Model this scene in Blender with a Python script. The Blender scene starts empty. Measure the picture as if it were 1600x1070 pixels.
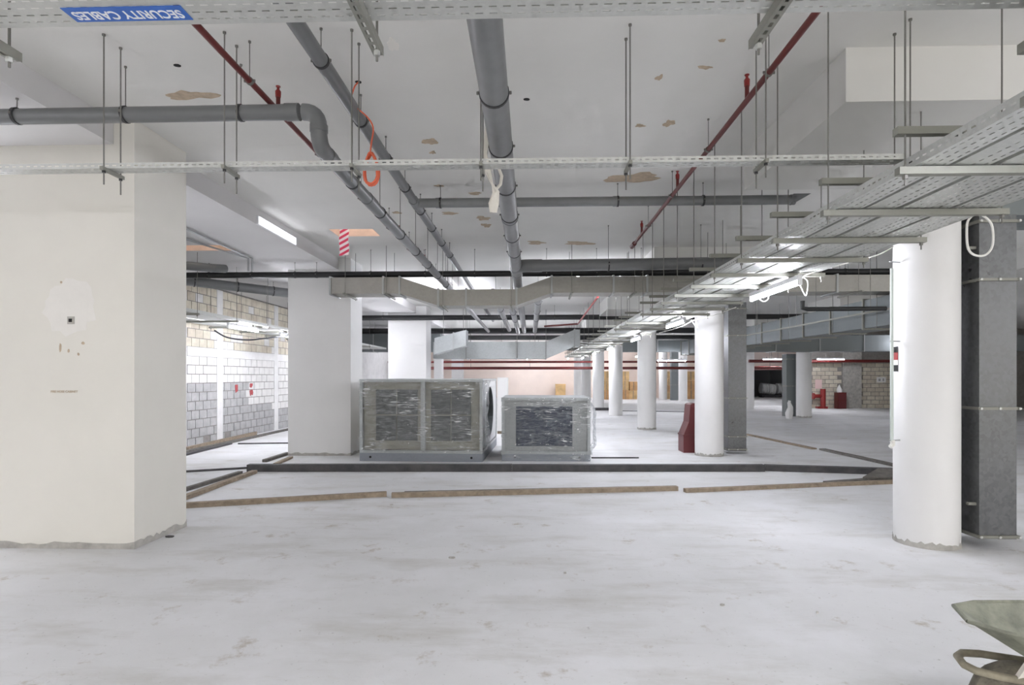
import bpy, math, random
from mathutils import Vector, Matrix
random.seed(7)
R = math.radians
# ------------------------------------------------------------------ camera, world, exposure
F, HOR, EYE = 900.0, 588.0, 1.55
YAW = math.atan(28 / F)
scn = bpy.context.scene
col = scn.collection
cam_d = bpy.data.cameras.new('camera')
cam_d.sensor_width = 36.0
cam_d.lens = F * 36 / 1600
cam_d.shift_y = 53 / 1600
cam_d.clip_start = 0.05
cam = bpy.data.objects.new('camera', cam_d)
cam.location = (0, 0, EYE)
cam.rotation_euler = (R(90), 0, YAW)
col.objects.link(cam)
scn.camera = cam
world = bpy.data.worlds.new('world')
scn.world = world
world.use_nodes = True
world.node_tree.nodes['Background'].inputs[0].default_value = (1.0, 0.955, 0.875, 1)
world.node_tree.nodes['Background'].inputs[1].default_value = 1.0
TUBE = 120.0          # radiance of the fluorescent tubes
scn.view_settings.view_transform = 'Standard'
scn.view_settings.look = 'None'
scn.view_settings.gamma = 1
scn.view_settings.use_curve_mapping = False
scn.view_settings.exposure = 0.84
try:
    scn.cycles.max_bounces = 6
    scn.cycles.diffuse_bounces = 3
    scn.cycles.glossy_bounces = 3
    scn.cycles.transparent_max_bounces = 10
    scn.cycles.sample_clamp_indirect = 6
    scn.cycles.use_denoising = True
    scn.cycles.use_adaptive_sampling = True
    scn.cycles.adaptive_threshold = 0.1
    scn.cycles.adaptive_min_samples = 16
except Exception:
    pass

def W(px, d):                      # ground position (X, Y) of an image column at a depth
    u = (px - 800) / F * d
    return (u * math.cos(YAW) - d * math.sin(YAW), u * math.sin(YAW) + d * math.cos(YAW))
def onz(px, py, z):                # point at height z seen at a pixel
    d = (z - EYE) * F / (HOR - py)
    x, y = W(px, d)
    return (x, y, z)
def at(px, py, d):
    x, y = W(px, d)
    return (x, y, EYE + (HOR - py) * d / F)

# ------------------------------------------------------------------ materials
MATS = {}
def mat(name, c, rough=0.6, metal=0.0, var=0.0, scale=4.0, bump=0.0, bscale=60.0, c2=None, thr=None, spec=None, emit=None):
    if name in MATS: return MATS[name]
    m = bpy.data.materials.new(name); m.use_nodes = True
    nt = m.node_tree; N = nt.nodes; L = nt.links
    b = N['Principled BSDF']
    b.inputs['Base Color'].default_value = (*c, 1)
    b.inputs['Roughness'].default_value = rough
    b.inputs['Metallic'].default_value = metal
    if spec is not None: b.inputs['Specular IOR Level'].default_value = spec
    geo = N.new('ShaderNodeNewGeometry')
    if var or c2:
        n = N.new('ShaderNodeTexNoise'); n.inputs['Scale'].default_value = scale
        n.inputs['Detail'].default_value = 6; n.inputs['Roughness'].default_value = 0.62
        L.new(geo.outputs['Position'], n.inputs['Vector'])
        r = N.new('ShaderNodeValToRGB')
        lo, hi = thr or (0.3, 0.7)
        r.color_ramp.elements[0].position = lo; r.color_ramp.elements[1].position = hi
        d = c2 or tuple(max(0, x * (1 - var)) for x in c)
        e = c if c2 else tuple(min(1, x * (1 + var)) for x in c)
        r.color_ramp.elements[0].color = (*d, 1); r.color_ramp.elements[1].color = (*e, 1)
        L.new(n.outputs['Fac'], r.inputs['Fac']); L.new(r.outputs['Color'], b.inputs['Base Color'])
    if bump:
        n2 = N.new('ShaderNodeTexNoise'); n2.inputs['Scale'].default_value = bscale; n2.inputs['Detail'].default_value = 4
        L.new(geo.outputs['Position'], n2.inputs['Vector'])
        bp = N.new('ShaderNodeBump'); bp.inputs['Strength'].default_value = bump; bp.inputs['Distance'].default_value = 0.02
        L.new(n2.outputs['Fac'], bp.inputs['Height']); L.new(bp.outputs['Normal'], b.inputs['Normal'])
    if emit:
        b.inputs['Emission Color'].default_value = (*emit[0], 1); b.inputs['Emission Strength'].default_value = emit[1]
    MATS[name] = m
    return m
def galv(name, c, rough=0.38, metal=0.85, scale=28, v0=0.84, v1=1.1):
    if name in MATS: return MATS[name]
    m = mat(name, c, rough, metal)
    nt = m.node_tree; N = nt.nodes; L = nt.links; b = N['Principled BSDF']
    geo = N.new('ShaderNodeNewGeometry')
    v = N.new('ShaderNodeTexVoronoi'); v.inputs['Scale'].default_value = scale
    L.new(geo.outputs['Position'], v.inputs['Vector'])
    n = N.new('ShaderNodeTexNoise'); n.inputs['Scale'].default_value = 2.2; n.inputs['Detail'].default_value = 5
    L.new(geo.outputs['Position'], n.inputs['Vector'])
    sep = N.new('ShaderNodeSeparateColor'); L.new(v.outputs['Color'], sep.inputs[0])
    mx = N.new('ShaderNodeMath'); mx.operation = 'ADD'
    L.new(sep.outputs[0], mx.inputs[0]); L.new(n.outputs['Fac'], mx.inputs[1])
    r = N.new('ShaderNodeMapRange')
    r.inputs['From Min'].default_value = 0.2; r.inputs['From Max'].default_value = 1.5
    r.inputs['To Min'].default_value = rough - 0.1; r.inputs['To Max'].default_value = rough + 0.16
    L.new(mx.outputs[0], r.inputs['Value']); L.new(r.outputs[0], b.inputs['Roughness'])
    cr = N.new('ShaderNodeValToRGB')
    cr.color_ramp.elements[0].color = (*[x * v0 for x in c], 1); cr.color_ramp.elements[1].color = (*[min(1, x * v1) for x in c], 1)
    mm = N.new('ShaderNodeMath'); mm.operation = 'MULTIPLY'; mm.inputs[1].default_value = 0.5
    L.new(mx.outputs[0], mm.inputs[0]); L.new(mm.outputs[0], cr.inputs['Fac']); L.new(cr.outputs['Color'], b.inputs['Base Color'])
    return m

def floor_mat():
    m = bpy.data.materials.new('floor_concrete'); m.use_nodes = True
    nt = m.node_tree; N = nt.nodes; L = nt.links; b = N['Principled BSDF']
    geo = N.new('ShaderNodeNewGeometry')
    def noise(sc, det, rough, vec=None, stretch=None):
        n = N.new('ShaderNodeTexNoise'); n.inputs['Scale'].default_value = sc; n.inputs['Detail'].default_value = det; n.inputs['Roughness'].default_value = rough
        if stretch:
            mp = N.new('ShaderNodeMapping'); mp.inputs['Scale'].default_value = stretch
            L.new(geo.outputs['Position'], mp.inputs['Vector']); L.new(mp.outputs[0], n.inputs['Vector'])
        else: L.new(geo.outputs['Position'], n.inputs['Vector'])
        return n
    def ramp(src, a, ca, bb, cb):
        r = N.new('ShaderNodeValToRGB'); r.color_ramp.elements[0].position = a; r.color_ramp.elements[1].position = bb
        r.color_ramp.elements[0].color = ca; r.color_ramp.elements[1].color = cb
        L.new(src, r.inputs['Fac']); return r
    def mix(fac, a, c, mode='MIX'):
        x = N.new('ShaderNodeMix'); x.data_type = 'RGBA'; x.blend_type = mode
        if isinstance(fac, float): x.inputs[0].default_value = fac
        else: L.new(fac, x.inputs[0])
        L.new(a, x.inputs[6])
        if isinstance(c, tuple): x.inputs[7].default_value = c
        else: L.new(c, x.inputs[7])
        return x.outputs[2]
    n1 = noise(0.55, 8, 0.62)
    base = ramp(n1.outputs['Fac'], 0.3, (0.67, 0.67, 0.665, 1), 0.7, (0.79, 0.79, 0.795, 1)).outputs['Color']
    n2 = noise(1.3, 7, 0.7, stretch=(0.5, 1.5, 1))          # trowelled streaks across the slab
    c = mix(ramp(n2.outputs['Fac'], 0.50, (0, 0, 0, 1), 0.70, (0.75, 0.75, 0.75, 1)).outputs['Color'], base, (0.53, 0.515, 0.475, 1))
    n3 = noise(2.6, 6, 0.75)                                   # tan scuffs
    c = mix(ramp(n3.outputs['Fac'], 0.59, (0, 0, 0, 1), 0.70, (0.7, 0.7, 0.7, 1)).outputs['Color'], c, (0.40, 0.34, 0.26, 1))
    n4 = noise(24, 4, 0.7)                                     # dust and grit
    c = mix(ramp(n4.outputs['Fac'], 0.63, (0, 0, 0, 1), 0.72, (0.6, 0.6, 0.6, 1)).outputs['Color'], c, (0.30, 0.28, 0.25, 1))
    n6 = noise(0.9, 5, 0.6)
    c = mix(ramp(n6.outputs['Fac'], 0.52, (0, 0, 0, 1), 0.66, (0.5, 0.5, 0.5, 1)).outputs['Color'], c, (0.84, 0.84, 0.86, 1))
    L.new(c, b.inputs['Base Color'])
    n5 = noise(1.8, 5, 0.6)
    rr = N.new('ShaderNodeMapRange'); rr.inputs['To Min'].default_value = 0.48; rr.inputs['To Max'].default_value = 0.85
    L.new(n5.outputs['Fac'], rr.inputs['Value']); L.new(rr.outputs[0], b.inputs['Roughness'])
    bp = N.new('ShaderNodeBump'); bp.inputs['Strength'].default_value = 0.12; bp.inputs['Distance'].default_value = 0.02
    L.new(noise(14, 6, 0.7).outputs['Fac'], bp.inputs['Height']); L.new(bp.outputs['Normal'], b.inputs['Normal'])
    return m
def film_mat(name, opac, tint=(0.95, 0.97, 1.0)):
    m = bpy.data.materials.new(name); m.use_nodes = True
    nt = m.node_tree; N = nt.nodes; L = nt.links
    N.remove(N['Principled BSDF'])
    out = N['Material Output']
    tr = N.new('ShaderNodeBsdfTransparent'); tr.inputs[0].default_value = (0.96, 0.97, 0.97, 1)
    gl = N.new('ShaderNodeBsdfGlossy'); gl.inputs['Roughness'].default_value = 0.07; gl.inputs[0].default_value = (*tint, 1)
    df = N.new('ShaderNodeBsdfDiffuse'); df.inputs[0].default_value = (0.85, 0.87, 0.86, 1)
    geo = N.new('ShaderNodeNewGeometry')
    mp = N.new('ShaderNodeMapping'); mp.inputs['Scale'].default_value = (3.5, 3.5, 16)
    n = N.new('ShaderNodeTexNoise'); n.inputs['Scale'].default_value = 1.6; n.inputs['Detail'].default_value = 5; n.inputs['Roughness'].default_value = 0.65; n.inputs['Distortion'].default_value = 1.2
    L.new(geo.outputs['Position'], mp.inputs[0]); L.new(mp.outputs[0], n.inputs['Vector'])
    bp = N.new('ShaderNodeBump'); bp.inputs['Strength'].default_value = 1.0; bp.inputs['Distance'].default_value = 0.14
    L.new(n.outputs['Fac'], bp.inputs['Height']); L.new(bp.outputs['Normal'], gl.inputs['Normal'])
    a = N.new('ShaderNodeMixShader'); a.inputs[0].default_value = 0.7
    L.new(df.outputs[0], a.inputs[1]); L.new(gl.outputs[0], a.inputs[2])
    s = N.new('ShaderNodeMixShader')
    r = N.new('ShaderNodeMapRange'); r.inputs['From Min'].default_value = 0.42; r.inputs['From Max'].default_value = 0.7
    r.inputs['To Min'].default_value = opac * 0.45; r.inputs['To Max'].default_value = min(1, opac * 2.2)
    L.new(n.outputs['Fac'], r.inputs['Value'])
    mp2 = N.new('ShaderNodeMapping'); mp2.inputs['Scale'].default_value = (5, 5, 46)      # bunched folds whitened to paint in their glossy highlights
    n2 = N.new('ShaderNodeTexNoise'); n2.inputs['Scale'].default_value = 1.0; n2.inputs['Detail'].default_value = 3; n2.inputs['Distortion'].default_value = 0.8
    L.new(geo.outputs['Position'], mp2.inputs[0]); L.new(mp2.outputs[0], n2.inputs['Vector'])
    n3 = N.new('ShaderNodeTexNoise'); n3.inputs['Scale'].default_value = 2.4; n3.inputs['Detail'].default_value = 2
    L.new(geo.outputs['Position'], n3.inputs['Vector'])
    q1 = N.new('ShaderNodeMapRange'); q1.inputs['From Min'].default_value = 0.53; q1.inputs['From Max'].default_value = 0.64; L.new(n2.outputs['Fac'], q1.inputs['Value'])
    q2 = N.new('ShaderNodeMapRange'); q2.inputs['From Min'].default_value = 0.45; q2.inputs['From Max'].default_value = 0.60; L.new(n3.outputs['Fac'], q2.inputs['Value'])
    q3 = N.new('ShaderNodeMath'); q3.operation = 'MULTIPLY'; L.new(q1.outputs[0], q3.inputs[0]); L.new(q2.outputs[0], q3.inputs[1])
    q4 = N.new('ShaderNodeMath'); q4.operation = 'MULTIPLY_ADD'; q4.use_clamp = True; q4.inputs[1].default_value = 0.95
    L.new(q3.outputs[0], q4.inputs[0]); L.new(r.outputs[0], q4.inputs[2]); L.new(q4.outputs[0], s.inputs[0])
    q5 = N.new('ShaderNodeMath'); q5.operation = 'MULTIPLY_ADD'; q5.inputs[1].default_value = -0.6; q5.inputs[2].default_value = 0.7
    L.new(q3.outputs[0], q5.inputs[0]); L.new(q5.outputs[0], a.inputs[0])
    L.new(tr.outputs[0], s.inputs[1]); L.new(a.outputs[0], s.inputs[2]); L.new(s.outputs[0], out.inputs[0])
    return m
def stripe_mat():
    m = mat('hazard_stripes', (0.9, 0.86, 0.86), 0.5)
    nt = m.node_tree; N = nt.nodes; L = nt.links; b = N['Principled BSDF']
    geo = N.new('ShaderNodeNewGeometry'); sx = N.new('ShaderNodeSeparateXYZ'); L.new(geo.outputs['Position'], sx.inputs[0])
    a = N.new('ShaderNodeMath'); a.operation = 'MULTIPLY'; a.inputs[1].default_value = 0.55; L.new(sx.outputs[0], a.inputs[0])
    s = N.new('ShaderNodeMath'); s.operation = 'SUBTRACT'; L.new(sx.outputs[2], s.inputs[0]); L.new(a.outputs[0], s.inputs[1])
    q = N.new('ShaderNodeMath'); q.operation = 'MULTIPLY'; q.inputs[1].default_value = 11.0; L.new(s.outputs[0], q.inputs[0])
    f = N.new('ShaderNodeMath'); f.operation = 'FRACT'; L.new(q.outputs[0], f.inputs[0])
    g = N.new('ShaderNodeMath'); g.operation = 'GREATER_THAN'; g.inputs[1].default_value = 0.5; L.new(f.outputs[0], g.inputs[0])
    x = N.new('ShaderNodeMix'); x.data_type = 'RGBA'; x.inputs[6].default_value = (0.92, 0.8, 0.82, 1); x.inputs[7].default_value = (0.72, 0.05, 0.12, 1)
    L.new(g.outputs[0], x.inputs[0]); L.new(x.outputs[2], b.inputs['Base Color'])
    return m

M_floor = floor_mat()
M_ceil = mat('ceiling_plaster', (0.79, 0.785, 0.755), 0.9, var=0.035, scale=0.9, bump=0.05, bscale=30)
M_panel = mat('panel_plaster', (0.70, 0.695, 0.665), 0.9, var=0.03, scale=0.9)
M_soff = mat('soffit_plaster', (0.72, 0.71, 0.705), 0.9, var=0.03, scale=1.1)
M_white = mat('white_paint', (0.83, 0.825, 0.81), 0.75, var=0.02, scale=1.6)
M_pier = mat('cream_paint', (0.80, 0.78, 0.715), 0.8, var=0.025, scale=1.3)
M_raw = mat('bare_concrete', (0.47, 0.455, 0.42), 0.9, var=0.22, scale=9, bump=0.4, bscale=40)
M_patch = mat('peeled_tan', (0.52, 0.42, 0.31), 0.9, var=0.2, scale=20)
M_filler = mat('white_filler', (0.84, 0.82, 0.775), 0.9, var=0.03, scale=5)
M_hole = mat('dark_hole', (0.02, 0.02, 0.02), 0.9)
M_grey = mat('grey_upvc', (0.16, 0.165, 0.168), 0.34, var=0.06, scale=5)
M_grey2 = mat('grey_upvc_dusty', (0.20, 0.205, 0.208), 0.4, var=0.10, scale=7)
M_black = mat('black_pipe', (0.018, 0.019, 0.02), 0.45)
M_red = mat('red_pipe', (0.12, 0.014, 0.012), 0.4, var=0.1, scale=8)
M_redb = mat('red_fitting', (0.26, 0.022, 0.02), 0.4)
M_rod = mat('zinc_rod', (0.20, 0.195, 0.18), 0.5, 0.4)
M_ring = mat('rubber_ring', (0.03, 0.03, 0.032), 0.6)
M_galv = galv('galvanised_duct', (0.46, 0.485, 0.49))
M_galvd = galv('galvanised_duct_dull', (0.22, 0.24, 0.245), 0.5, 0.7)
M_galvy = galv('galvanised_duct_warm', (0.36, 0.35, 0.32), 0.42, 0.75)
M_riser = galv('galvanised_riser', (0.165, 0.17, 0.175), 0.34, 0.9, 34, 0.72, 1.35)
M_tray = galv('galvanised_tray', (0.60, 0.61, 0.585), 0.42, 0.65, 60)
M_strut = galv('strut_channel', (0.30, 0.30, 0.265), 0.5, 0.6, 60)
M_flange = mat('duct_flange', (0.42, 0.43, 0.43), 0.5, 0.6)
M_blue = mat('blue_label', (0.02, 0.13, 0.52), 0.4)
M_ltxt = mat('white_print', (0.85, 0.87, 0.9), 0.5)
M_wood = mat('timber_batten', (0.30, 0.24, 0.175), 0.8, var=0.28, scale=14, bump=0.3)
M_woodg = mat('grey_timber', (0.15, 0.14, 0.125), 0.85, var=0.3, scale=12, bump=0.3)
M_dark = mat('tarred_timber', (0.05, 0.05, 0.054), 0.75, var=0.5, scale=5, bump=0.3, c2=(0.10, 0.095, 0.095))
M_cable = mat('white_cable', (0.82, 0.81, 0.76), 0.5)
M_bcable = mat('black_cable', (0.04, 0.04, 0.045), 0.5)
M_orange = mat('orange_cable', (0.75, 0.15, 0.07), 0.5)
M_cloth = mat('white_wrap', (0.72, 0.69, 0.62), 0.8, var=0.08, scale=20)
M_tube = mat('lit_tube', (1, 1, 1), 0.5, emit=((0.90, 0.91, 1.0), TUBE))
M_batten = mat('batten_body', (0.85, 0.86, 0.88), 0.5)
M_blk = [mat('block_cream', (0.66, 0.61, 0.50), 0.95, var=0.13, scale=6, bump=0.4), mat('block_whitewash', (0.74, 0.725, 0.70), 0.95, var=0.08, scale=5, bump=0.4),
         mat('block_grey', (0.43, 0.425, 0.42), 0.95, var=0.14, scale=6, bump=0.4), mat('block_tan', (0.60, 0.54, 0.44), 0.95, var=0.13, scale=6, bump=0.4)]
M_mortar = mat('mortar', (0.27, 0.255, 0.235), 0.95, var=0.15, scale=8)
M_plw = mat('plaster_wash', (0.76, 0.75, 0.735), 0.95, var=0.08, scale=4)
M_peach_lit = mat('peach_lit_plaster', (0.86, 0.74, 0.66), 0.9, var=0.05, scale=0.8)  # warm lamplight on the far wall put into the plaster colour
M_brick = mat('shaft_brick', (0.84, 0.62, 0.50), 0.9, var=0.15, scale=3)
M_mark = mat('red_paint_mark', (0.38, 0.07, 0.07), 0.8, var=0.2, scale=20)

# ------------------------------------------------------------------ mesh helpers
ORG = {}
class MB:
    def __init__(s): s.v = []; s.f = []
    def quad(s, a, b, c, d): i = len(s.v); s.v += [a, b, c, d]; s.f.append((i, i+1, i+2, i+3))
    def poly(s, pts): i = len(s.v); s.v += pts; s.f.append(tuple(range(i, i+len(pts))))
    def hexa(s, p):      # 8 corners: bottom 4 ccw, top 4 ccw
        i = len(s.v); s.v += [tuple(q) for q in p]
        for f in ((3,2,1,0),(4,5,6,7),(0,1,5,4),(1,2,6,5),(2,3,7,6),(3,0,4,7)): s.f.append(tuple(i+k for k in f))
        return s
    def box(s, x0, x1, y0, y1, z0, z1):
        return s.hexa([(x0,y0,z0),(x1,y0,z0),(x1,y1,z0),(x0,y1,z0),(x0,y0,z1),(x1,y0,z1),(x1,y1,z1),(x0,y1,z1)])
    def bar(s, a, b, w, h):   # rectangular bar between two points
        a = Vector(a); b = Vector(b); t = (b - a).normalized()
        up = Vector((0,0,1)) if abs(t.z) < 0.95 else Vector((0,1,0))
        sd = t.cross(up).normalized() * w / 2; u = sd.cross(t).normalized() * h / 2
        return s.hexa([a-sd-u, a+sd-u, b+sd-u, b-sd-u, a-sd+u, a+sd+u, b+sd+u, b-sd+u])
    def tube(s, pts, r, n=12, caps=True):
        pts = [Vector(p) for p in pts]; rs = r if isinstance(r, (list, tuple)) else [r]*len(pts)
        t0 = (pts[1]-pts[0]).normalized()
        ref = Vector((0,0,1)) if abs(t0.z) < 0.9 else Vector((1,0,0))
        nrm = (ref - t0*ref.dot(t0)).normalized(); st = len(s.v)
        for k, p in enumerate(pts):
            if k == 0: t = t0
            elif k == len(pts)-1: t = (pts[k]-pts[k-1]).normalized()
            else: t = ((pts[k]-pts[k-1]).normalized() + (pts[k+1]-pts[k]).normalized()).normalized()
            nrm = (nrm - t*nrm.dot(t)).normalized(); bn = t.cross(nrm)
            for j in range(n):
                a = 2*math.pi*j/n; s.v.append(tuple(p + (nrm*math.cos(a) + bn*math.sin(a))*rs[k]))
        for k in range(len(pts)-1):
            for j in range(n):
                a = st+k*n+j; b = st+k*n+(j+1)%n; s.f.append((a, b, b+n, a+n))
        if caps:
            s.f.append(tuple(st+j for j in reversed(range(n)))); e = st+(len(pts)-1)*n; s.f.append(tuple(e+j for j in range(n)))
        return s
    def ring(s, c, axis, ro, ri, w, n=20):   # flat ring (clamp)
        c = Vector(c); t = Vector(axis).normalized()
        ref = Vector((0,0,1)) if abs(t.z) < 0.9 else Vector((1,0,0))
        u = (ref - t*ref.dot(t)).normalized(); v = t.cross(u); st = len(s.v)
        for (rr, o) in ((ro,-w/2),(ro,w/2),(ri,w/2),(ri,-w/2)):
            for j in range(n):
                a = 2*math.pi*j/n; s.v.append(tuple(c + t*o + (u*math.cos(a)+v*math.sin(a))*rr))
        for k in range(4):
            for j in range(n):
                a = st+k*n+j; b = st+k*n+(j+1)%n; c2 = st+((k+1)%4)*n+(j+1)%n; d = st+((k+1)%4)*n+j
                s.f.append((a,b,c2,d))
        return s
    def prism(s, pts, ext):   # polygon of 3d points pushed along ext
        e = Vector(ext); i = len(s.v); n = len(pts)
        s.v += [tuple(p) for p in pts] + [tuple(Vector(p)+e) for p in pts]
        s.f.append(tuple(i+k for k in range(n))[::-1]); s.f.append(tuple(i+n+k for k in range(n)))
        for k in range(n): s.f.append((i+k, i+(k+1)%n, i+n+(k+1)%n, i+n+k))
        return s
    def mesh(s, name, m, smooth=False, off=(0,0,0)):
        me = bpy.data.meshes.new(name)
        me.from_pydata([(p[0]-off[0], p[1]-off[1], p[2]-off[2]) for p in s.v], [], s.f)
        me.validate(); 
        import bmesh
        bm = bmesh.new(); bm.from_mesh(me); bmesh.ops.recalc_face_normals(bm, faces=bm.faces); bm.to_mesh(me); bm.free()
        me.materials.append(m)
        if smooth:
            for p in me.polygons: p.use_smooth = True
            try: me.set_sharp_from_angle(angle=R(40))
            except Exception: pass
        return me
    def build(s, name, m, parent=None, smooth=False, loc=None):
        off = ORG[parent] if parent is not None else (loc or (0,0,0))
        o = bpy.data.objects.new(name, s.mesh(name, m, smooth, off)); col.objects.link(o)
        if parent is not None: o.parent = parent; ORG[o] = off
        else: o.location = off; ORG[o] = tuple(off)
        return o
def tag(o, label=None, cat=None, group=None, kind=None):
    if label: o['label'] = label
    if cat: o['category'] = cat
    if group: o['group'] = group
    if kind: o['kind'] = kind
    return o
def thing(name, label, cat, loc=(0,0,0), group=None):
    o = bpy.data.objects.new(name, None); col.objects.link(o); o.location = loc; o.empty_display_size = 0.1
    ORG[o] = tuple(loc); return tag(o, label, cat, group)
def copytree(o, loc=None, parent=None, delta=(0,0,0)):
    c = o.copy(); col.objects.link(c); c.parent = parent
    if loc is not None: c.location = loc; ORG[c] = tuple(loc)
    for ch in [q for q in o.children]: copytree(ch, None, c)
    return c
def placed(o, loc): o.location = loc; return o
ORD = 'first second third fourth fifth sixth seventh eighth ninth tenth eleventh twelfth thirteenth fourteenth fifteenth sixteenth seventeenth eighteenth nineteenth twentieth twenty-first twenty-second twenty-third twenty-fourth twenty-fifth twenty-sixth twenty-seventh twenty-eighth twenty-ninth thirtieth thirty-first thirty-second'.split()

# ------------------------------------------------------------------ the shell
ZC, ZS, ZP = 3.86, 3.635, 3.48      # main ceiling, left soffit, drop panels
XS = -3.74                          # step between soffit and main ceiling
XL, YF, XR = -7.4, 42.0, 24.0
def struct(mb, name, m, label=None):
    o = mb.build(name, m); o['kind'] = 'structure'
    if label: o['label'] = label
    return o
floor = struct(MB().box(XL-0.3, XR, -7, YF+5, -0.2, 0), 'floor', M_floor, 'pale grey power floated concrete floor slab')
def slab(name, xs, ys, holes, z0, z1, m):
    mb = MB(); nx, ny = len(xs), len(ys)
    for z in (z0, z1):
        for y in ys:
            for x in xs: mb.v.append((x, y, z))
    idx = lambda i, j, k: k*nx*ny + j*nx + i
    solid = lambda i, j: 0 <= i < nx-1 and 0 <= j < ny-1 and (i, j) not in holes
    for i in range(nx-1):
        for j in range(ny-1):
            if not solid(i, j): continue
            for k in (0, 1): mb.f.append((idx(i,j,k), idx(i+1,j,k), idx(i+1,j+1,k), idx(i,j+1,k)))
            if not solid(i-1,j): mb.f.append((idx(i,j,0), idx(i,j+1,0), idx(i,j+1,1), idx(i,j,1)))
            if not solid(i+1,j): mb.f.append((idx(i+1,j,0), idx(i+1,j+1,0), idx(i+1,j+1,1), idx(i+1,j,1)))
            if not solid(i,j-1): mb.f.append((idx(i,j,0), idx(i+1,j,0), idx(i+1,j,1), idx(i,j,1)))
            if not solid(i,j+1): mb.f.append((idx(i,j+1,0), idx(i+1,j+1,0), idx(i+1,j+1,1), idx(i,j+1,1)))
    return struct(mb, name, m)
hx0, hx1, hy0, hy1 = -3.16, -2.46, 8.95, 9.42
ceiling = slab('ceiling', [XS, hx0, hx1, XR], [-6, hy0, hy1, YF+5], {(1, 1)}, ZC, ZC+0.3, M_ceil)
ceiling['label'] = 'flat off white concrete ceiling with peeling patches'
sx0, sx1 = -5.7, -4.85
soffit = slab('ceiling_soffit', [XL-0.3, sx0, sx1, XS], [-6, 9.0, 9.4, YF+5], {(1, 1)}, ZS, ZC+0.3, M_soff)
soffit['label'] = 'lower white soffit over the bay beside the block wall'
def shaft(mb, x0, x1, y0, y1, z0, z1, t=0.008):
    mb.box(x0, x1, y1-t, y1-0.001, z0+.002, z1); mb.box(x0+.001, x0+t, y0+.001, y1-t, z0+.002, z1); mb.box(x1-t, x1-.001, y0+.001, y1-t, z0+.002, z1)
mb = MB(); shaft(mb, hx0, hx1, hy0, hy1, ZC, ZC+0.3); mb.build('shaft_lining', M_brick, ceiling)
mb = MB(); shaft(mb, sx0, sx1, 9.0, 9.4, ZS, ZC+0.3); mb.build('shaft_lining', M_brick, soffit)
def patch(cx, cy, rx, ry, z, m, parent, name='bare_patch', n=22, j=0.45, t=-0.003):
    pts = []
    ph = [random.uniform(0, 6.28) for _ in range(4)]
    for k in range(n):
        a = 2*math.pi*k/n
        r = 1 + j*(0.4*math.sin(2*a+ph[0]) + 0.35*math.sin(3*a+ph[1]) + 0.3*math.sin(5*a+ph[2])) + random.uniform(-.18, .18)*j*2
        pts.append((cx + rx*r*math.cos(a), cy + ry*r*math.sin(a), z))
    o = MB().prism(pts, (0, 0, t)).build(name, m, parent); return o
for px, py, w, h in ((300,149,78,14),(990,278,72,16),(1030,121,10,8),(1102,105,22,5),(1046,192,18,9),(1000,196,14,5),(893,259,14,6),(672,221,20,10),(676,238,8,5),
                     (703,333,26,4),(742,302,20,4),(755,341,20,6),(760,352,12,7),(838,379,28,5),(905,380,40,6),(614,70,20,18),(1050,10,16,4),(756,322,10,3),(686,290,14,3),(1128,63,12,4),(620,332,16,3)):
    x0, y0, _ = onz(px-w/2, py, ZC); x1, _, _ = onz(px+w/2, py, ZC)
    _, ya, _ = onz(px, py-h/2, ZC); _, yb, _ = onz(px, py+h/2, ZC)
    patch((x0+x1)/2, (ya+yb)/2, (x1-x0)/2, (yb-ya)/2, ZC, M_patch if w > 60 or px in (1030,1046,893) else (M_filler if px == 614 else M_patch), ceiling)
for px, py in ((277,102),(823,155),(560,128)):
    x, y, _ = onz(px, py, ZC); patch(x, y, 0.026, 0.022, ZC, M_hole, ceiling, 'drilled_hole', 14, 0.1)
# drop panels above the round columns
k = 0
for (xa, xb) in ((2.22, 5.3), (8.8, 11.8)):
    for i in range(6):
        y0 = 4.12 + 6.25*i
        struct(MB().box(xa, xb, y0, y0+1.92, ZP, ZC+0.01), 'ceiling_drop_panel', M_panel, 'thickened white ceiling panel over round column'); k += 1

# left block wall with individual blocks
wall_l = struct(MB().box(XL-0.3, XL, -6, YF, 0, ZS+0.1), 'wall_left', M_mortar, 'concrete block wall, whitewashed above and bare grey below')
blk = MB().box(0, 0.018, 0.009, 0.291, 0.009, 0.191); bmesh_ = [blk.mesh('block', m) for m in M_blk]
def gz(y): return 1.40 if y < 14.9 else (0.75 if y < 16.2 else 0.62)
for r in range(18):
    z = r*0.2
    if r == 10: continue
    for c in range(-1 if r % 2 else 0, 19):
        y = 12.2 + c*0.3 + (0.15 if r % 2 else 0); y2 = y+0.3
        if r == 0 and c in (2, 5): continue
        for yc in (13.50, 16.55):
            if yc-.13 < y2 < yc+.13+.02 and y < yc-.13: y2 = yc-.13
            elif y < yc+.13 < y2: y = yc+.13
            elif y >= yc-.13 and y2 <= yc+.13: y2 = y
        if y2-y < .05: continue
        k = 2 if z+0.1 < gz(y+.15)+random.uniform(-.05,.05) else (1 if z < 2.1 else random.choice([0,0,3,0]))
        if z > 2.1 and random.random() < .12: k = 1
        o = bpy.data.objects.new('block', bmesh_[k]); col.objects.link(o); o.parent = wall_l
        o.location = (XL + random.uniform(-.005, .004), y, z); o.scale = (1, (y2-y)/0.3, 1)
for yc in (13.50, 16.55): MB().box(XL, XL+0.022, yc-0.13, yc+0.13, 0, 3.6).build('plaster_pilaster', M_plw, wall_l)
MB().box(XL, XL+0.02, 12.2, 18.1, 2.0, 2.2).build('plaster_band', M_plw, wall_l)
mb = MB()
for (ya, yb) in ((-6, 12.18), (18.1, YF)): mb.box(XL, XL+0.015, ya, yb, 0, 3.6)
wall_rest = mb.build('whitewash_coat', M_plw, wall_l)
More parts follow.
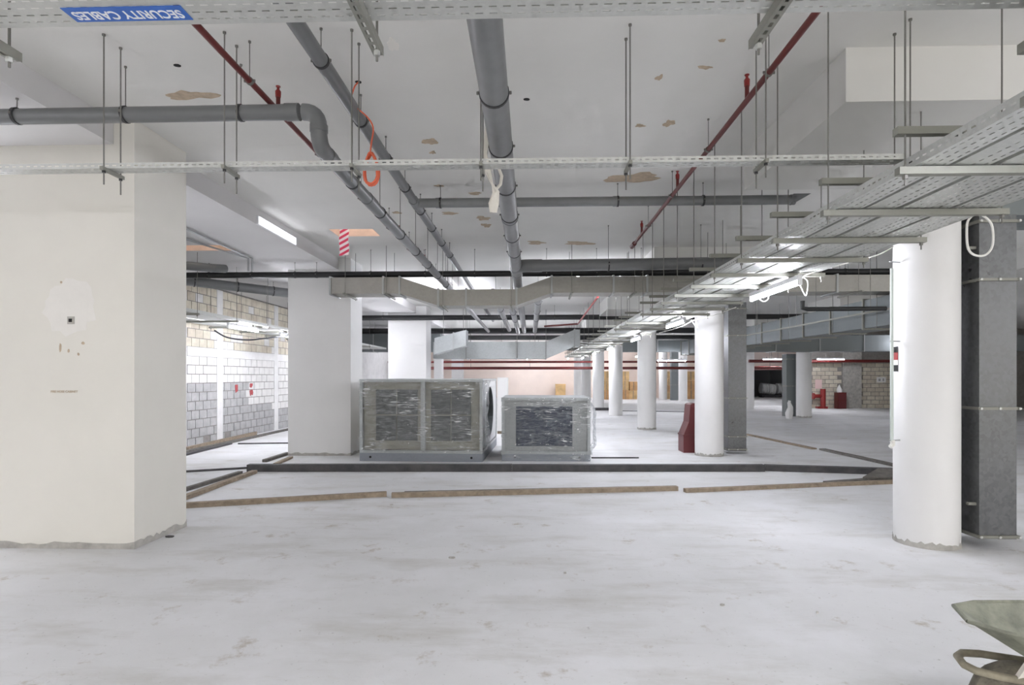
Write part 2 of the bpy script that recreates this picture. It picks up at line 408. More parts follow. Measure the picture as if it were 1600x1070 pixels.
for px, py, w, h in ((368,606,6,17),(391,602,6,9),(391,613,6,12)):
    d = -XL*F/(828-px); x, y = W(px, d); z = EYE+(HOR-py)*d/F
    ww = w*d*d/(F*7.4); hh = h*d/F
    pts = []
    for q in range(10):
        a = q*math.pi/5; rr = random.uniform(.5, 1.25); pts.append((XL+0.019, y+ww/2*rr*math.cos(a), z+hh/2*rr*math.sin(a)))
    MB().prism(pts, (0.004, 0, 0)).build('paint_mark', M_mark, wall_l)

# far wall with an alcove, right block wall, right side wall
mb = MB()
AX0, AX1 = 16.1, 19.2
mb.box(XL, AX0, YF, YF+0.3, 0, ZC); mb.box(AX1, XR, YF, YF+0.3, 0, ZC); mb.box(AX0, AX1, YF, YF+0.3, 2.3, ZC)
wall_far = struct(mb, 'wall_far', M_peach_lit, 'far end plaster wall tinted peach for warm light')
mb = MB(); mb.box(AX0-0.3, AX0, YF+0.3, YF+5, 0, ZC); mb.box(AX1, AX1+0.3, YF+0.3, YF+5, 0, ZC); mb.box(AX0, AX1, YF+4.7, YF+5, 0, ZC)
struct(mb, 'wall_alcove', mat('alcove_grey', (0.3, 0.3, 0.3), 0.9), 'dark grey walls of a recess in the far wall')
struct(MB().box(XR, XR+0.3, -6, YF, 0, ZC), 'wall_right', M_white, 'white side wall far off beyond the round columns')
YB = 28.6
wall_b = struct(MB().box(13.6, XR, YB, YB+0.25, 0, ZC), 'wall_blocks', M_mortar, 'tan concrete block wall with a small white notice')
bm2 = [MB().box(0.014, 0.386, -0.022, 0, 0.012, 0.188).mesh('block', m) for m in (M_blk[0], M_blk[3])]
for r in range(11):
    for c in range(13):
        x = 13.6 + c*0.4 + (0.2 if r % 2 else 0)
        if 15.15 < x+0.2 < 16.2: continue
        o = bpy.data.objects.new('block', random.choice(bm2)); col.objects.link(o); o.parent = wall_b; o.location = (x, YB+random.uniform(-.006,.004), r*0.2)
MB().box(15.25, 16.1, YB-0.12, YB, 0, ZC).build('pilaster', M_raw, wall_b)
MB().box(16.1, 19, YB-0.04, YB, 2.22, 2.32).build('lintel_band', M_plw, wall_b)
nx, ny, nz = at(1366, 593, YB)
ns = MB().box(nx-0.22, nx+0.22, YB-0.035, YB-0.022, nz-0.13, nz+0.13).build('paper_notice', M_white); tag(ns, 'small white notice fixed to the tan block wall', 'sign')
MB().box(nx-0.14, nx-0.04, YB-0.037, YB-0.035, nz-0.07, nz+0.05).build('printed_mark', M_flange, ns)
MB().box(nx+0.06, nx+0.13, YB-0.037, YB-0.035, nz-0.07, nz+0.06).build('printed_mark', M_flange, ns)

# ------------------------------------------------------------------ columns
def ztop(x, y, right=True):
    for xa, xb in ((2.22, 5.3), (8.8, 11.8)):
        if xa-.02 < x < xb+.02:
            for i in range(6):
                if 4.12+6.25*i-.01 < y < 6.05+6.25*i: return ZP
    return ZS if x < XS else ZC
def jag_strip(pts_fn, n, h, name, m, parent, jit=0.45):
    mb = MB(); low = []; 
    for k in range(n+1):
        x, y = pts_fn(k/n); hh = h*(1+random.uniform(-jit, jit))
        mb.v += [(x, y, 0), (x, y, hh)]
    for k in range(n): a = 2*k; mb.f.append((a, a+2, a+3, a+1))
    return mb.build(name, m, parent)
def pier(x0, x1, y0, y1, label, m=M_white, h=0.05):
    t = thing('rectangular_column', label, 'column', ((x0+x1)/2, (y0+y1)/2, 0)); t['kind'] = 'thing'
    if x0 < XS < x1: pr = [(x0,y0,0),(x1,y0,0),(x1,y0,ZC),(XS+.001,y0,ZC),(XS+.001,y0,ZS),(x0,y0,ZS)]
    else: pr = [(x0,y0,0),(x1,y0,0),(x1,y0,ztop(x1,y0)),(x0,y0,ztop(x1,y0))]
    MB().prism(pr, (0, y1-y0, 0)).build('shaft', m, t)
    e = 0.004
    P = [(x0-e,y0-e),(x1+e,y0-e),(x1+e,y1+e),(x0-e,y1+e),(x0-e,y0-e)]
    def fn(u):
        u *= 4; i = min(3, int(u)); f = u-i; return (P[i][0]+(P[i+1][0]-P[i][0])*f, P[i][1]+(P[i+1][1]-P[i][1])*f)
    jag_strip(fn, 72, h, 'bare_plinth', M_raw, t, 0.35)
    return t
px0, py0 = W(210, 5.17)
P1X = px0
pier1 = pier(P1X-1.32, P1X, py0, py0+0.78, 'large cream pier with a square stub hole, nearest the camera', M_pier, 0.055)
c2x, c2y = W(548, 11.25)
pier2 = pier(c2x-1.24, c2x, c2y, c2y+0.76, 'white rectangular column beside the larger wrapped unit')
c3x, c3y = W(666, 18.9)
pier3 = pier(c3x-1.26, c3x, c3y, c3y+0.9, 'white rectangular column rising behind the larger wrapped unit')
c4x, c4y = W(722, 30.0)
pier(c4x-0.55, c4x, c4y, c4y+0.8, 'slim grey white column in the distance behind the wrapped unit')
c5x, c5y = W(690, 26.0)
pier(c5x-0.35, c5x, c5y, c5y+0.6, 'thin white column just beyond the pale column behind the unit')
# details on the near pier
hx, hy, hz = at(108, 500, 5.165); hy = py0
hb = MB(); hb.box(hx-0.032, hx+0.032, hy-0.006, hy-0.001, hz-0.034, hz+0.034).build('stub_hole', M_raw, pier1)
MB().box(hx-0.015, hx+0.012, hy-0.012, hy-0.006, hz-0.016, hz+0.014).build('stub_core', M_hole, pier1)
def wallpatch(px, py, w, h, m, name, parent, d, yy, n=20):
    x, _, z = at(px, py, d); rx = w*d/F/2; rz = h*d/F/2; pts = []
    for k in range(n):
        a = 2*math.pi*k/n; r = random.uniform(.8, 1.15); pts.append((x+rx*r*math.cos(a), yy-0.0015, z+rz*r*math.sin(a)))
    return MB().prism(pts, (0, 0.001, 0)).build(name, m, parent)
wallpatch(105, 478, 88, 84, M_filler, 'filler_patch', pier1, 5.165, py0, 26)
for px, py, w, h in ((91,543,4,16),(127,536,6,5),(104,548,4,6),(120,553,4,5),(92,440,4,4)): wallpatch(px, py, w, h, M_patch, 'scuff', pier1, 5.165, py0-0.001, 9)
def text_mesh(body, size, m, name):
    cu = bpy.data.curves.new(name, 'FONT'); cu.body = body; cu.size = size; cu.align_x = 'CENTER'; cu.align_y = 'CENTER'; cu.extrude = 0.0006; cu.offset = size*0.018
    o = bpy.data.objects.new(name, cu); col.objects.link(o)
    bpy.context.view_layer.update()
    me = bpy.data.meshes.new_from_object(o.evaluated_get(bpy.context.evaluated_depsgraph_get()))
    bpy.data.objects.remove(o); me.materials.clear(); me.materials.append(m); return me
tx, _, tz = at(97, 612, 5.165)
to = bpy.data.objects.new('stencil_text', text_mesh('FIRE HOSE CABINET', 0.028, M_patch, 'stencil_text')); col.objects.link(to)
to.parent = pier1; to.location = (tx-pier1.location.x, py0-0.002-pier1.location.y, tz); to.rotation_euler = (R(90), 0, 0)

def round_col(px, d, label, dia=0.54, top=ZP, plinth=True):
    x, y = W(px, d); t = thing('round_column', label, 'column', (x, y, 0)); t['kind'] = 'thing'
    MB().tube([(x,y,0),(x,y,top)], dia/2, 48).build('shaft', M_white, t, True)
    if plinth:
        jag_strip(lambda u: (x+(dia/2+.004)*math.cos(2*math.pi*u), y+(dia/2+.004)*math.sin(2*math.pi*u)), 60, 0.05, 'bare_plinth', M_raw, t, 0.4)
    return t
colA = round_col(1447, 5.38, 'nearest round white column beside a tall galvanised duct', 0.52)
colB = round_col(1108, 11.35, 'round white column with a red barrier at its foot')
colC = round_col(1010.5, 16.95, 'brightly lit round white column, third of the row')
round_col(962, 22.9, 'fourth round white column of the row along the trays', plinth=False)
round_col(935, 27.5, 'fifth round white column of the row, greyish', plinth=False)
round_col(916, 33.0, 'sixth round white column, just beyond the smaller unit', plinth=False)
round_col(903, 38.0, 'last round white column of the row before the peach wall', plinth=False)
round_col(1256, 21.9, 'round column standing beside a slim dull duct in the next bay')
round_col(1169, 27.5, 'pale round column half hidden behind the duct by the red barrier', plinth=False)
round_col(1036, 38.5, 'slender far round column near the brown boxes', plinth=False)
round_col(1067, 36.0, 'far round column with small dark plinth beside the red barrier', plinth=False)

# ------------------------------------------------------------------ cable trays
def tray_mb(mb, L, w, rail, pitch=0.05, slot=0.026, rows=None, rw=0.008, slots_to=None, sw=None, rail_slots=True):
    """perforated tray along +x from 0 to L, width 0..w in y, rails up; real slots punched through."""
    T = 0.0015
    def strip(x0, x1, a0, a1, fn):
        mb.quad(fn(x0,a0), fn(x1,a0), fn(x1,a1), fn(x0,a1))
    def panel(width, rows, fn, Lm):
        ys = [0.0]; holes = []
        for r in rows: ys += [r-rw/2, r+rw/2]
        ys.append(width)
        for k in range(0, len(ys)-1, 2): strip(0, Lm, ys[k], ys[k+1], fn)
        for q, r in enumerate(rows):
            x = 0.0; off = (pitch/2 if q % 2 else 0)
            n = int(Lm/pitch)
            for i in range(n):
                xa = i*pitch+off*0; s0 = xa + (pitch-slot)/2 + (pitch/3 if q % 2 else 0)*0
                strip(xa, s0, r-rw/2, r+rw/2, fn); strip(s0+slot, xa+pitch, r-rw/2, r+rw/2, fn)
            strip(n*pitch, Lm, r-rw/2, r+rw/2, fn)
    Lp = L if slots_to is None else min(L, slots_to)
    rows = rows if rows is not None else [w*(i+0.5)/max(2, int(w/0.045)) for i in range(max(2, int(w/0.045)))]
    panel(w, rows, lambda x, a: (x, a, 0), Lp)
    if rail_slots:
        panel(rail, [rail*0.5], lambda x, a: (x, 0, a), Lp); panel(rail, [rail*0.5], lambda x, a: (x, w, a), Lp)
    else:
        strip(0, Lp, 0, rail, lambda x, a: (x, 0, a)); strip(0, Lp, 0, rail, lambda x, a: (x, w, a))
    if L > Lp:
        for fn, ww in ((lambda x, a: (x, a, 0), w), (lambda x, a: (x, 0, a), rail), (lambda x, a: (x, w, a), rail)): strip(Lp, L, 0, ww, fn)
    for yy, dy in ((0, 0.01), (w, -0.01)): strip(0, L, 0, 1, lambda x, a: (x, yy+dy*a, rail))
    return mb
def xform(mb, fn): mb.v = [fn(p) for p in mb.v]; return mb
ZT = 2.567                      # underside of the wide trays
TY0, TY1 = 1.2, 31.0
trays = [(1.86, 2.01, 'narrow slotted tray at the outer edge of the wide tray run'), (2.035, 2.21, 'second narrow tray of the wide run, beside the outer tray'),
         (2.245, 2.53, 'broad perforated tray in the middle of the wide run'), (2.56, 2.82, 'broad tray of the wide run closest to the round columns')]
for xa, xb, lab in trays:
    mb = tray_mb(MB(), TY1-TY0, xb-xa, 0.06, slots_to=8.5)
    xform(mb, lambda p, xa=xa: (xa+p[1], TY0+p[0], ZT+p[2]))
    tag(mb.build('cable_tray', M_tray), lab, 'cable tray', 'wide run of parallel cable trays')
ZU = 2.76
mb = tray_mb(MB(), TY1-TY0, 0.3, 0.06, slots_to=7.0); xform(mb, lambda p: (2.35+p[1], TY0+p[0], ZU+p[2]))
tag(mb.build('cable_tray', M_tray), 'upper tray carried above the wide tray run', 'cable tray')
# trapeze hangers below them
def channel(mb, a, b, w=0.041, h=0.041):
    return mb.bar(a, b, w, h)
def hanger(xl, xr, y, zlow, zup, label, group, ztop_l, ztop_r, up_to=None):
    t = thing('trapeze_hanger', label, 'hanger', (xl, y, zlow), group)
    channel(MB(), (xl-0.05, y, zlow-0.021), (xr+0.05, y, zlow-0.021), 0.041, 0.036).build('strut_channel', M_strut, t)
    if zup: channel(MB(), (xl-0.06, y, zup-0.021), (up_to, y, zup-0.021), 0.041, 0.036).build('strut_channel', M_strut, t)
    for x, zt in ((xl-0.012, ztop_l), (xr+0.02, ztop_r)):
        MB().tube([(x, y, zlow-0.09), (x, y, zt)], 0.005, 6).build('threaded_rod', M_rod, t)
        MB().tube([(x, y, zlow-0.058), (x, y, zlow-0.04)], 0.013, 6).build('hex_nut', M_rod, t)
    return t
k = 0
y = 2.13
while y < 30:
    if 9.9 < y < 10.8: y = 10.82
    hanger(1.83, 2.83, y, ZT-0.003, ZU-0.003, f'{ORD[k]} trapeze hanger of the wide tray run counting from the camera', 'trapeze hangers of the wide tray run', ztop(1.81, y), ztop(2.85, y), 2.7)
    k += 1; y += 0.72 if y < 12 else 1.44
# narrow tray across the view
YT, ZX = 3.83, 2.965
mb = tray_mb(MB(), 9.35, 0.10, 0.036, rows=[0.03, 0.07]); xform(mb, lambda p: (-6.9+p[0], YT+p[1], ZX+p[2]))
xt = mb.build('cable_tray', M_tray); tag(xt, 'narrow slotted cable tray crossing the view from the pier to the wide trays', 'cable tray')
for k, px in enumerate((154, 348, 550, 752, 982, 1188, 1404)):
    d = 3.84; x, _ = W(px, d)
    t = thing('tray_bracket', f'{ORD[k]} bracket of the narrow crossing tray, counting from the cream pier', 'hanger', (x, YT, ZX), 'brackets of the narrow crossing tray')
    channel(MB(), (x, YT-0.055, ZX-0.015), (x, YT+0.155, ZX-0.015), 0.022, 0.024).build('strut_channel', M_strut, t)
    for yy, lo in ((YT-0.03, 0.12), (YT+0.13, 0.14)):
        zt = ztop(x, yy)
        MB().tube([(x, yy, ZX-lo), (x, yy, zt)], 0.005, 6).build('threaded_rod', M_rod, t)
        MB().tube([(x, yy, zt-0.012), (x, yy, zt)], 0.011, 8).build('anchor', M_rod, t)
        MB().tube([(x, yy, ZX-0.04), (x, yy, ZX-0.025)], 0.012, 6).build('hex_nut', M_ring, t)
# broad tray overhead with the label
YA0, YA1, ZA = 1.92, 2.275, 2.965
mb = tray_mb(MB(), 9.0, YA1-YA0, 0.05, pitch=0.055, slot=0.03, rows=[0.03+0.0415*i for i in range(8)], rw=0.007)
xform(mb, lambda p: (-6.0+p[0], YA0+p[1], ZA+p[2]))
tt = mb.build('cable_tray', M_tray); tag(tt, 'overhead slotted cable tray at the top edge with a blue label', 'cable tray')
la = onz(92, 17, ZA); lb = onz(286, 13, ZA)
lx0, lx1 = la[0], lb[0]; ly = 2.20
MB().box(lx0+.02, lx1, ly-0.045, ly+0.042, ZA-0.003, ZA-0.001).build('blue_label', M_blue, tt)
to = bpy.data.objects.new('label_lettering', text_mesh('SECURITY CABLES', 0.068, M_ltxt, 'label_lettering')); col.objects.link(to)
to.parent = tt; to.location = ((lx0+lx1)/2+.01, ly, ZA-0.0038); to.rotation_euler = (R(180), 0, R(180))
w_ = max(v.co.x for v in to.data.vertices)-min(v.co.x for v in to.data.vertices)
to.scale = ((lx1-lx0)*0.88/w_, 1, 1)
LETTER = to
for k, px in enumerate((12, 592, 1170)):
    x, y = W(px, 2.47)
    lab = ('perforated strut under the overhead tray near the cream pier', 'perforated strut under the overhead tray beside the fat grey pipe', 'perforated strut under the overhead tray near the slanting red pipe')[k]
    t = thing('tray_bracket', lab, 'hanger', (x, YA0, ZA), 'struts of the overhead tray')
    mb = MB(); zz = ZA-0.004; a = 0.0205
    y0_, y1_ = 1.75, 2.44
    # slotted underside with real slots
    yy = y0_
    while yy < y1_-0.02:
        y2 = min(yy+0.05, y1_); s0, s1 = yy+0.011, yy+0.039
        for (xa, xb, ya, yb) in ((x-a, x-0.007, yy, y2), (x+0.007, x+a, yy, y2), (x-0.007, x+0.007, yy, s0), (x-0.007, x+0.007, s1, y2)):
            mb.quad((xa, ya, zz-0.041), (xb, ya, zz-0.041), (xb, yb, zz-0.041), (xa, yb, zz-0.041))
        yy += 0.05
    for xx in (x-a, x+a): mb.quad((xx, y0_, zz-0.041), (xx, yy, zz-0.041), (xx, yy, zz), (xx, y0_, zz))
    mb.build('strut_channel', M_strut, t)
    MB().tube([(x+.004, 2.405, zz-0.085), (x+.004, 2.405, ztop(x, 2.4))], 0.0055, 8).build('threaded_rod', M_rod, t)
    MB().tube([(x+.004, 2.405, zz-0.062), (x+.004, 2.405, zz-0.042)], 0.014, 6).build('hex_nut', M_tray, t)

# ------------------------------------------------------------------ pipes
def clamp(t, c, axis, r, rod=True, m=M_ring, rr=0.004):
    o = MB().ring(c, axis, r+0.006, r-0.001, 0.022).build('pipe_clamp', m, t, True)
    ax = Vector(axis)
    s = Vector((ax.y, -ax.x, 0)).normalized()
    for g in (-1, 1):
        p = Vector(c)+s*g*(r+0.012); MB().tube([p-Vector((0,0,0.008)), p+Vector((0,0,0.008))], 0.008, 6).build('clamp_bolt', M_rod, o)
    if rod:
        zt = ztop(c[0], c[1]); MB().tube([(c[0], c[1], c[2]+r), (c[0], c[1], zt)], rr, 6).build('hanger_rod', M_rod, o)
        MB().tube([(c[0], c[1], zt-0.012), (c[0], c[1], zt)], 0.010, 8).build('anchor', M_rod, o)
    return o
def bend(a, c, b, r, n=6):
    """arc points replacing the corner c between a and b"""
    a, b, c = Vector(a), Vector(b), Vector(c); u = (a-c).normalized()*r; v = (b-c).normalized()*r
    return [tuple(c + u*(1-t)**2 + v*t*t) for t in [i/n for i in range(n+1)]]
def socket(t, p, axis, r, L=0.07, m=M_grey):
    ax = Vector(axis).normalized()*L/2; p = Vector(p); return MB().tube([p-ax, p+ax], r+0.006, 24).build('socket_joint', m, t, True)
# bent drain pipe over the pier
r1 = 0.056; zA_, zB_ = 3.5, 3.25; Yh = 4.2; Xb = -1.555
t = thing('drain_pipe', 'grey drain pipe crossing over the pier then bending down and running away', 'pipe', (-3, Yh, zA_))
A = (-7.2, Yh+.02, zA_); B = (-1.72, Yh, zA_)
MB().tube([A, B], r1, 24).build('pipe_run', M_grey, t, True)
pts = bend((-2.2, Yh, zA_), (Xb, Yh, zA_), (Xb, Yh, zB_), 0.115)
pts += bend((Xb, Yh, zA_), (Xb, Yh, zB_), (Xb, Yh+0.9, zB_), 0.115)
MB().tube(pts, r1+0.004, 24).build('elbow', M_grey, t, True)
MB().tube([pts[-1], (Xb, 21.6, zB_)], r1, 24).build('pipe_run', M_grey, t, True)
socket(t, (-1.75, Yh, zA_), (1,0,0), r1, 0.10); socket(t, (Xb, Yh+0.22, zB_), (0,1,0), r1, 0.09); socket(t, (Xb, Yh, (zA_+zB_)/2), (0,0,1), r1+.003, 0.05)
for px in (14, 190, 375): x, _ = W(px, 4.25); clamp(t, (x, Yh, zA_), (1,0,0), r1)
yy = 5.0
for i in range(9): clamp(t, (Xb, yy, zB_), (0,1,0), r1); yy += 0.93
socket(t, (Xb, 5.55, zB_), (0,1,0), r1, 0.22)
# second drain pipe with a side branch
r2 = 0.05; z2 = 3.645; X2 = -1.385
t = thing('drain_pipe', 'slim grey pipe high under the ceiling with a long side branch', 'pipe', (X2, 5, z2))
MB().tube([(X2, -2, z2), (X2, 21.6, z2)], r2, 24).build('pipe_run', M_grey, t, True)
for yy in (3.78, 4.68, 5.5, 6.35, 7.25, 8.1, 9.0, 9.9): clamp(t, (X2, yy, z2), (0,1,0), r2)
Yb = 6.93
MB().tube([(X2, Yb-0.13, z2), (X2, Yb+0.13, z2)], r2+0.008, 24).build('branch_tee', M_grey2, t, True)
xe = at(1252, 305, 6.8)[0]
br = MB().tube([(X2, Yb, z2), (xe-0.1, Yb, z2)], 0.055, 24).build('branch_run', M_grey2, t, True)
MB().prism([(xe-.1, Yb-.055, z2+.055), (xe+.1, Yb-.055, z2+.055), (xe-.1, Yb-.055, z2-.055)], (0, .11, 0)).build('cut_end', M_grey2, t)
for px in (682, 962, 1237): x, _ = W(px, 6.85); socket(t, (x, Yb, z2), (1,0,0), 0.055, 0.05, M_grey2)
for px in (682, 962, 1095): x, _ = W(px+4, 6.85); clamp(t, (x, Yb, z2), (1,0,0), 0.058)
# fat central pipe
r3 = 0.086; z3 = 3.25; X3 = -0.215
t = thing('drain_pipe', 'fat grey pipe running straight away down the middle of the ceiling', 'pipe', (X3, 5, z3))
MB().tube([(X3, -2, z3), (X3, 9.6, z3)], r3, 32).build('pipe_run', M_grey2, t, True)
for yy in (2.42, 3.45, 4.25, 5.13, 6.05, 6.95, 7.85): clamp(t, (X3, yy, z3), (0,1,0), r3, yy > 3, M_ring)
socket(t, (X3, 6.2, z3), (0,1,0), r3, 0.1, M_grey2); socket(t, (X3, 9.5, z3), (0,1,0), r3, 0.16, M_grey2)
MB().tube([(X3, 9.6, z3), (X3, 21.6, z3)], r3*.93, 32).build('pipe_run', M_grey2, t, True)
Yt = 8.85
pts = bend((X3, Yt+0.5, z3), (X3, Yt, z3), (X3+1, Yt, z3), 0.22)
MB().tube([(X3, Yt+.3, z3)]+pts+[(X3+.4, Yt, z3)], r3+.012, 24).build('swept_branch', M_grey, t, True)
MB().tube([(X3+.3, Yt, z3), (4.4, Yt-.02, z3+0.03)], 0.09, 28).build('branch_run', M_grey, t, True)
for x in (1.2, 2.6): clamp(t, (x, Yt, z3), (1,0,0), 0.092)
# two extra grey pipes side by side seen beyond the duct
for k, (px, dd, zz, lab) in enumerate(((795, 12, 3.22, 'grey pipe beyond the cranked duct, closest to the fat pipe'), (770, 12, 3.3, 'grey pipe beyond the cranked duct, away from the fat pipe'), (842, 12, 3.24, 'short grey pipe beyond the duct on the round column side'))):
    x, y = W(px, dd); t = thing('drain_pipe', lab, 'pipe', (x, 12, zz), 'grey pipes beyond the cranked duct')
    MB().tube([(x, 12.0, zz), (x, 21.6, zz)], 0.075, 20).build('pipe_run', M_grey2, t, True)
    socket(t, (x, 12.1, zz), (0,1,0), 0.075, 0.2, M_grey2)
    for yy in (13, 15, 17): clamp(t, (x, yy, zz), (0,1,0), 0.077)
# sprinkler pipes
def red_run(x, y1, z, ups, lab, r=0.021):
    t = thing('sprinkler_pipe', lab, 'pipe', (x, 5, z))
    MB().tube([(x, -2, z), (x, y1, z)], r, 14).build('pipe_run', M_red, t, True)
    for yy in ups:
        s = MB().tube([(x, yy, z), (x, yy, z+0.12)], 0.016, 10).build('upstand', M_red, t, True)
        MB().tube([(x, yy, z+0.105), (x, yy, z+0.15), (x, yy, z+0.165), (x, yy, z+0.18)], [0.020, 0.022, 0.010, 0.010], 10).build('sprinkler_head', M_redb, s, True)
        MB().tube([(x, yy, z+0.185), (x, yy, z+0.19)], 0.018, 10).build('deflector', M_redb, s, True)
    yy = 2.6
    while yy < y1:
        clamp(t, (x, yy, z), (0,1,0), r, True, M_rod, 0.0035); yy += 1.31
    return t
red_run(-1.93, 16, 3.585, (4.36, 6.4, 8.45, 10.5), 'dark red sprinkler pipe slanting past the bent grey pipe')
tr = red_run(1.60, 9.0, 3.585, (4.3, 6.3, 8.3), 'dark red sprinkler pipe on the round column side of the ceiling')
MB().tube([(1.6, 8.86, 3.585), (1.6, 9.1, 3.585)], 0.035, 12).build('coupling', M_red, tr, True)
t = thing('sprinkler_pipe', 'short red sprinkler pipe beyond the galvanised duct', 'pipe', (1.6, 14, 3.4))
a = at(934, 464, 13); b = at(903, 506, 19)
MB().tube([a, b], 0.025, 10).build('pipe_run', M_redb, t, True); MB().tube([b, (b[0]-1.1, b[1]+.3, b[2]-.05)], 0.03, 10).build('pipe_run', M_red, t, True)
# black pipes across
def black(y, z, x0, x1, r, lab, rods=()):
    t = thing('black_pipe', lab, 'pipe', ((x0+x1)/2, y, z)); MB().tube([(x0, y, z), (x1, y, z)], r, 16).build('pipe_run', M_black, t, True)
    for x in rods: clamp(t, (x, y, z), (1,0,0), r, True, M_black)
    return t
black(10.42, 3.41, -7.2, 7.5, 0.055, 'long black pipe crossing above the cranked duct', (-5.9,-5.1,-4.3,-3.9,-2.9,-1.9,-1.0,0.3,1.2,2.0,3.4,4.6,5.6))
black(18.7, 3.465, -7.2, 13, 0.085, 'black pipe crossing the second bay behind the cranked duct', (-6,-4.8,-1.0,0.8,4,6,8))
black(22.1, 3.30, -7.2, 9.7, 0.11, 'thick black pipe crossing the third bay', (-6,-1.0,2,4,7,9))
black(24.2, 3.18, -7.2, 16, 0.10, 'black pipe beyond the third bay at the pipe ends', ())
black(27.0, 2.85, -7.2, 18, 0.09, 'black pipe low in the far bay above the red mains', ())
# red mains in the distance
for z, y, r, lab in ((2.28, 29.0, 0.055, 'upper dark red fire main crossing the far bay'), (1.97, 29.2, 0.07, 'lower dark red fire main crossing the far bay')):
    t = thing('fire_main', lab, 'pipe', (5, y, z)); MB().tube([(-7.2, y, z), (13.2, y, z)], r, 12).build('pipe_run', M_red, t, True)
    for x in (-3, 0, 3, 6, 9, 12): MB().tube([(x, y, z+r), (x, y, ZC)], 0.008, 6).build('hanger_rod', M_rod, t)
t = thing('fire_main', 'red fire main running in front of the tan block wall', 'pipe', (16, 27.5, 2.3))
MB().tube([at(1170, 564, 26.6), at(1395, 564, 26.6)], 0.07, 12).build('pipe_run', M_red, t, True); MB().tube([at(1176, 575, 30), at(1284, 575, 30)], 0.1, 12).build('pipe_run', M_red, t, True)
# big grey pipe over the left bay
t = thing('drain_pipe', 'grey pipe slanting across the bay in front of the block wall', 'pipe', at(370, 450, 12.4))
MB().tube([at(270, 436, 11.6), at(462, 459, 13.0)], 0.10, 20).build('pipe_run', M_grey, t, True)
a, b = Vector(at(270, 436, 11.6)), Vector(at(462, 459, 13.0))
for f in (0.16, 0.5, 0.8): c = a.lerp(b, f); clamp(t, tuple(c), tuple((b-a).normalized()), 0.102)
t = thing('drain_pipe', 'dark grey pipe ending above the slanting pipe by the block wall', 'pipe', at(310, 418, 11.3))
MB().tube([at(278, 414, 9.5), at(335, 419, 9.7), at(352, 420, 9.9)], 0.07, 16).build('pipe_run', M_grey, t, True)

# ------------------------------------------------------------------ ducts
def duct_x(t, st, y0, y1, h, m, flanges, fm=M_flange):
    """st: list of (x, z_bottom)"""
    for (xa, za), (xb, zb) in zip(st[:-1], st[1:]):
        MB().hexa([(xa,y0,za),(xb,y0,zb),(xb,y1,zb),(xa,y1,za),(xa,y0,za+h),(xb,y0,zb+h),(xb,y1,zb+h),(xa,y1,za+h)]).build('duct_section', m, t)
    for x, z in flanges:
        e = 0.022; mb = MB(); 
        mb.box(x-.016, x+.016, y0-e, y1+e, z-e, z); mb.box(x-.016, x+.016, y0-e, y1+e, z+h, z+h+e); mb.box(x-.016, x+.016, y0-e, y0, z, z+h); mb.box(x-.016, x+.016, y1, y1+e, z, z+h)
        mb.build('duct_flange', fm, t)
def X_(px, d): return W(px, d)[0]
D = 10.15
zb_hi, zb_lo = EYE+(HOR-457.5)/F*D, EYE+(HOR-477)/F*D
t = thing('air_duct', 'cranked rectangular galvanised duct stepping down beneath the pipes', 'duct', (0, D, zb_lo))
xs = [X_(p, D) for p in (511, 623, 684, 807, 862, 1010, 1385)]
xs.append(7.6)
duct_x(t, [(xs[0], zb_hi), (xs[1], zb_hi), (xs[2], zb_lo), (xs[3], zb_lo), (xs[4], zb_hi), (xs[5], zb_hi), (xs[7], zb_hi)], D, D+0.5, 0.285, M_galvy,
       [(xs[0]+.02, zb_hi), (X_(597, D), zb_hi), (xs[1], zb_hi), (xs[2], zb_lo), (X_(728, D), zb_lo), (xs[3], zb_lo), (xs[4], zb_hi), (X_(958, D), zb_hi), (xs[5], zb_hi), (X_(1300, D), zb_hi)])
for px, zz in ((538, zb_hi), (603, zb_hi), (692, zb_lo), (799, zb_lo), (893, zb_hi), (990, zb_hi), (1130, zb_hi), (1330, zb_hi)):
    x = X_(px, D); s = channel(MB(), (x, D-0.18, zz-0.02), (x, D+0.62, zz-0.02), 0.03, 0.03).build('support_strut', M_strut, t)
    for yy in (D-0.05, D+0.56): MB().tube([(x, yy, zz-0.05), (x, yy, ztop(x, yy))], 0.0045, 6).build('hanger_rod', M_rod, s)
# far cranked duct
D2 = 20.0
def zz_(py, d): return EYE+(HOR-py)/F*d
t = thing('air_duct', 'far bright galvanised duct hanging low behind the wrapped unit', 'duct', (0, D2, 2.2))
zl = zz_(560, D2); zh = zz_(541, D2)
duct_x(t, [(X_(676, D2), zl), (X_(853, D2), zl), (X_(898, D2), zh), (X_(906, D2), zh)], D2, D2+0.8, 0.58, M_galv, [(X_(728, D2), zl), (X_(806, D2), zl), (X_(853, D2), zl), (X_(898, D2), zh)])
for px in (728, 808, 853): MB().tube([(X_(px, D2), D2-.03, zl), (X_(px, D2), D2-.03, ZC)], 0.007, 6).build('hanger_rod', M_rod, t)
D3 = 18.0
t = thing('air_duct', 'square galvanised branch box beside the pale column', 'duct', (X_(700, D3), D3, 2.4))
duct_x(t, [(X_(678, D3), zz_(553, D3)), (X_(708, D3), zz_(545, D3)), (X_(728, D3), zz_(540, D3))], D3, D3+0.6, 0.5, M_galv, [(X_(708, D3), zz_(545, D3))])
for px in (690, 722): MB().tube([(X_(px, D3), D3+.3, zz_(548, D3)+.4), (X_(px, D3), D3+.3, ZC)], 0.007, 6).build('hanger_rod', M_rod, t)
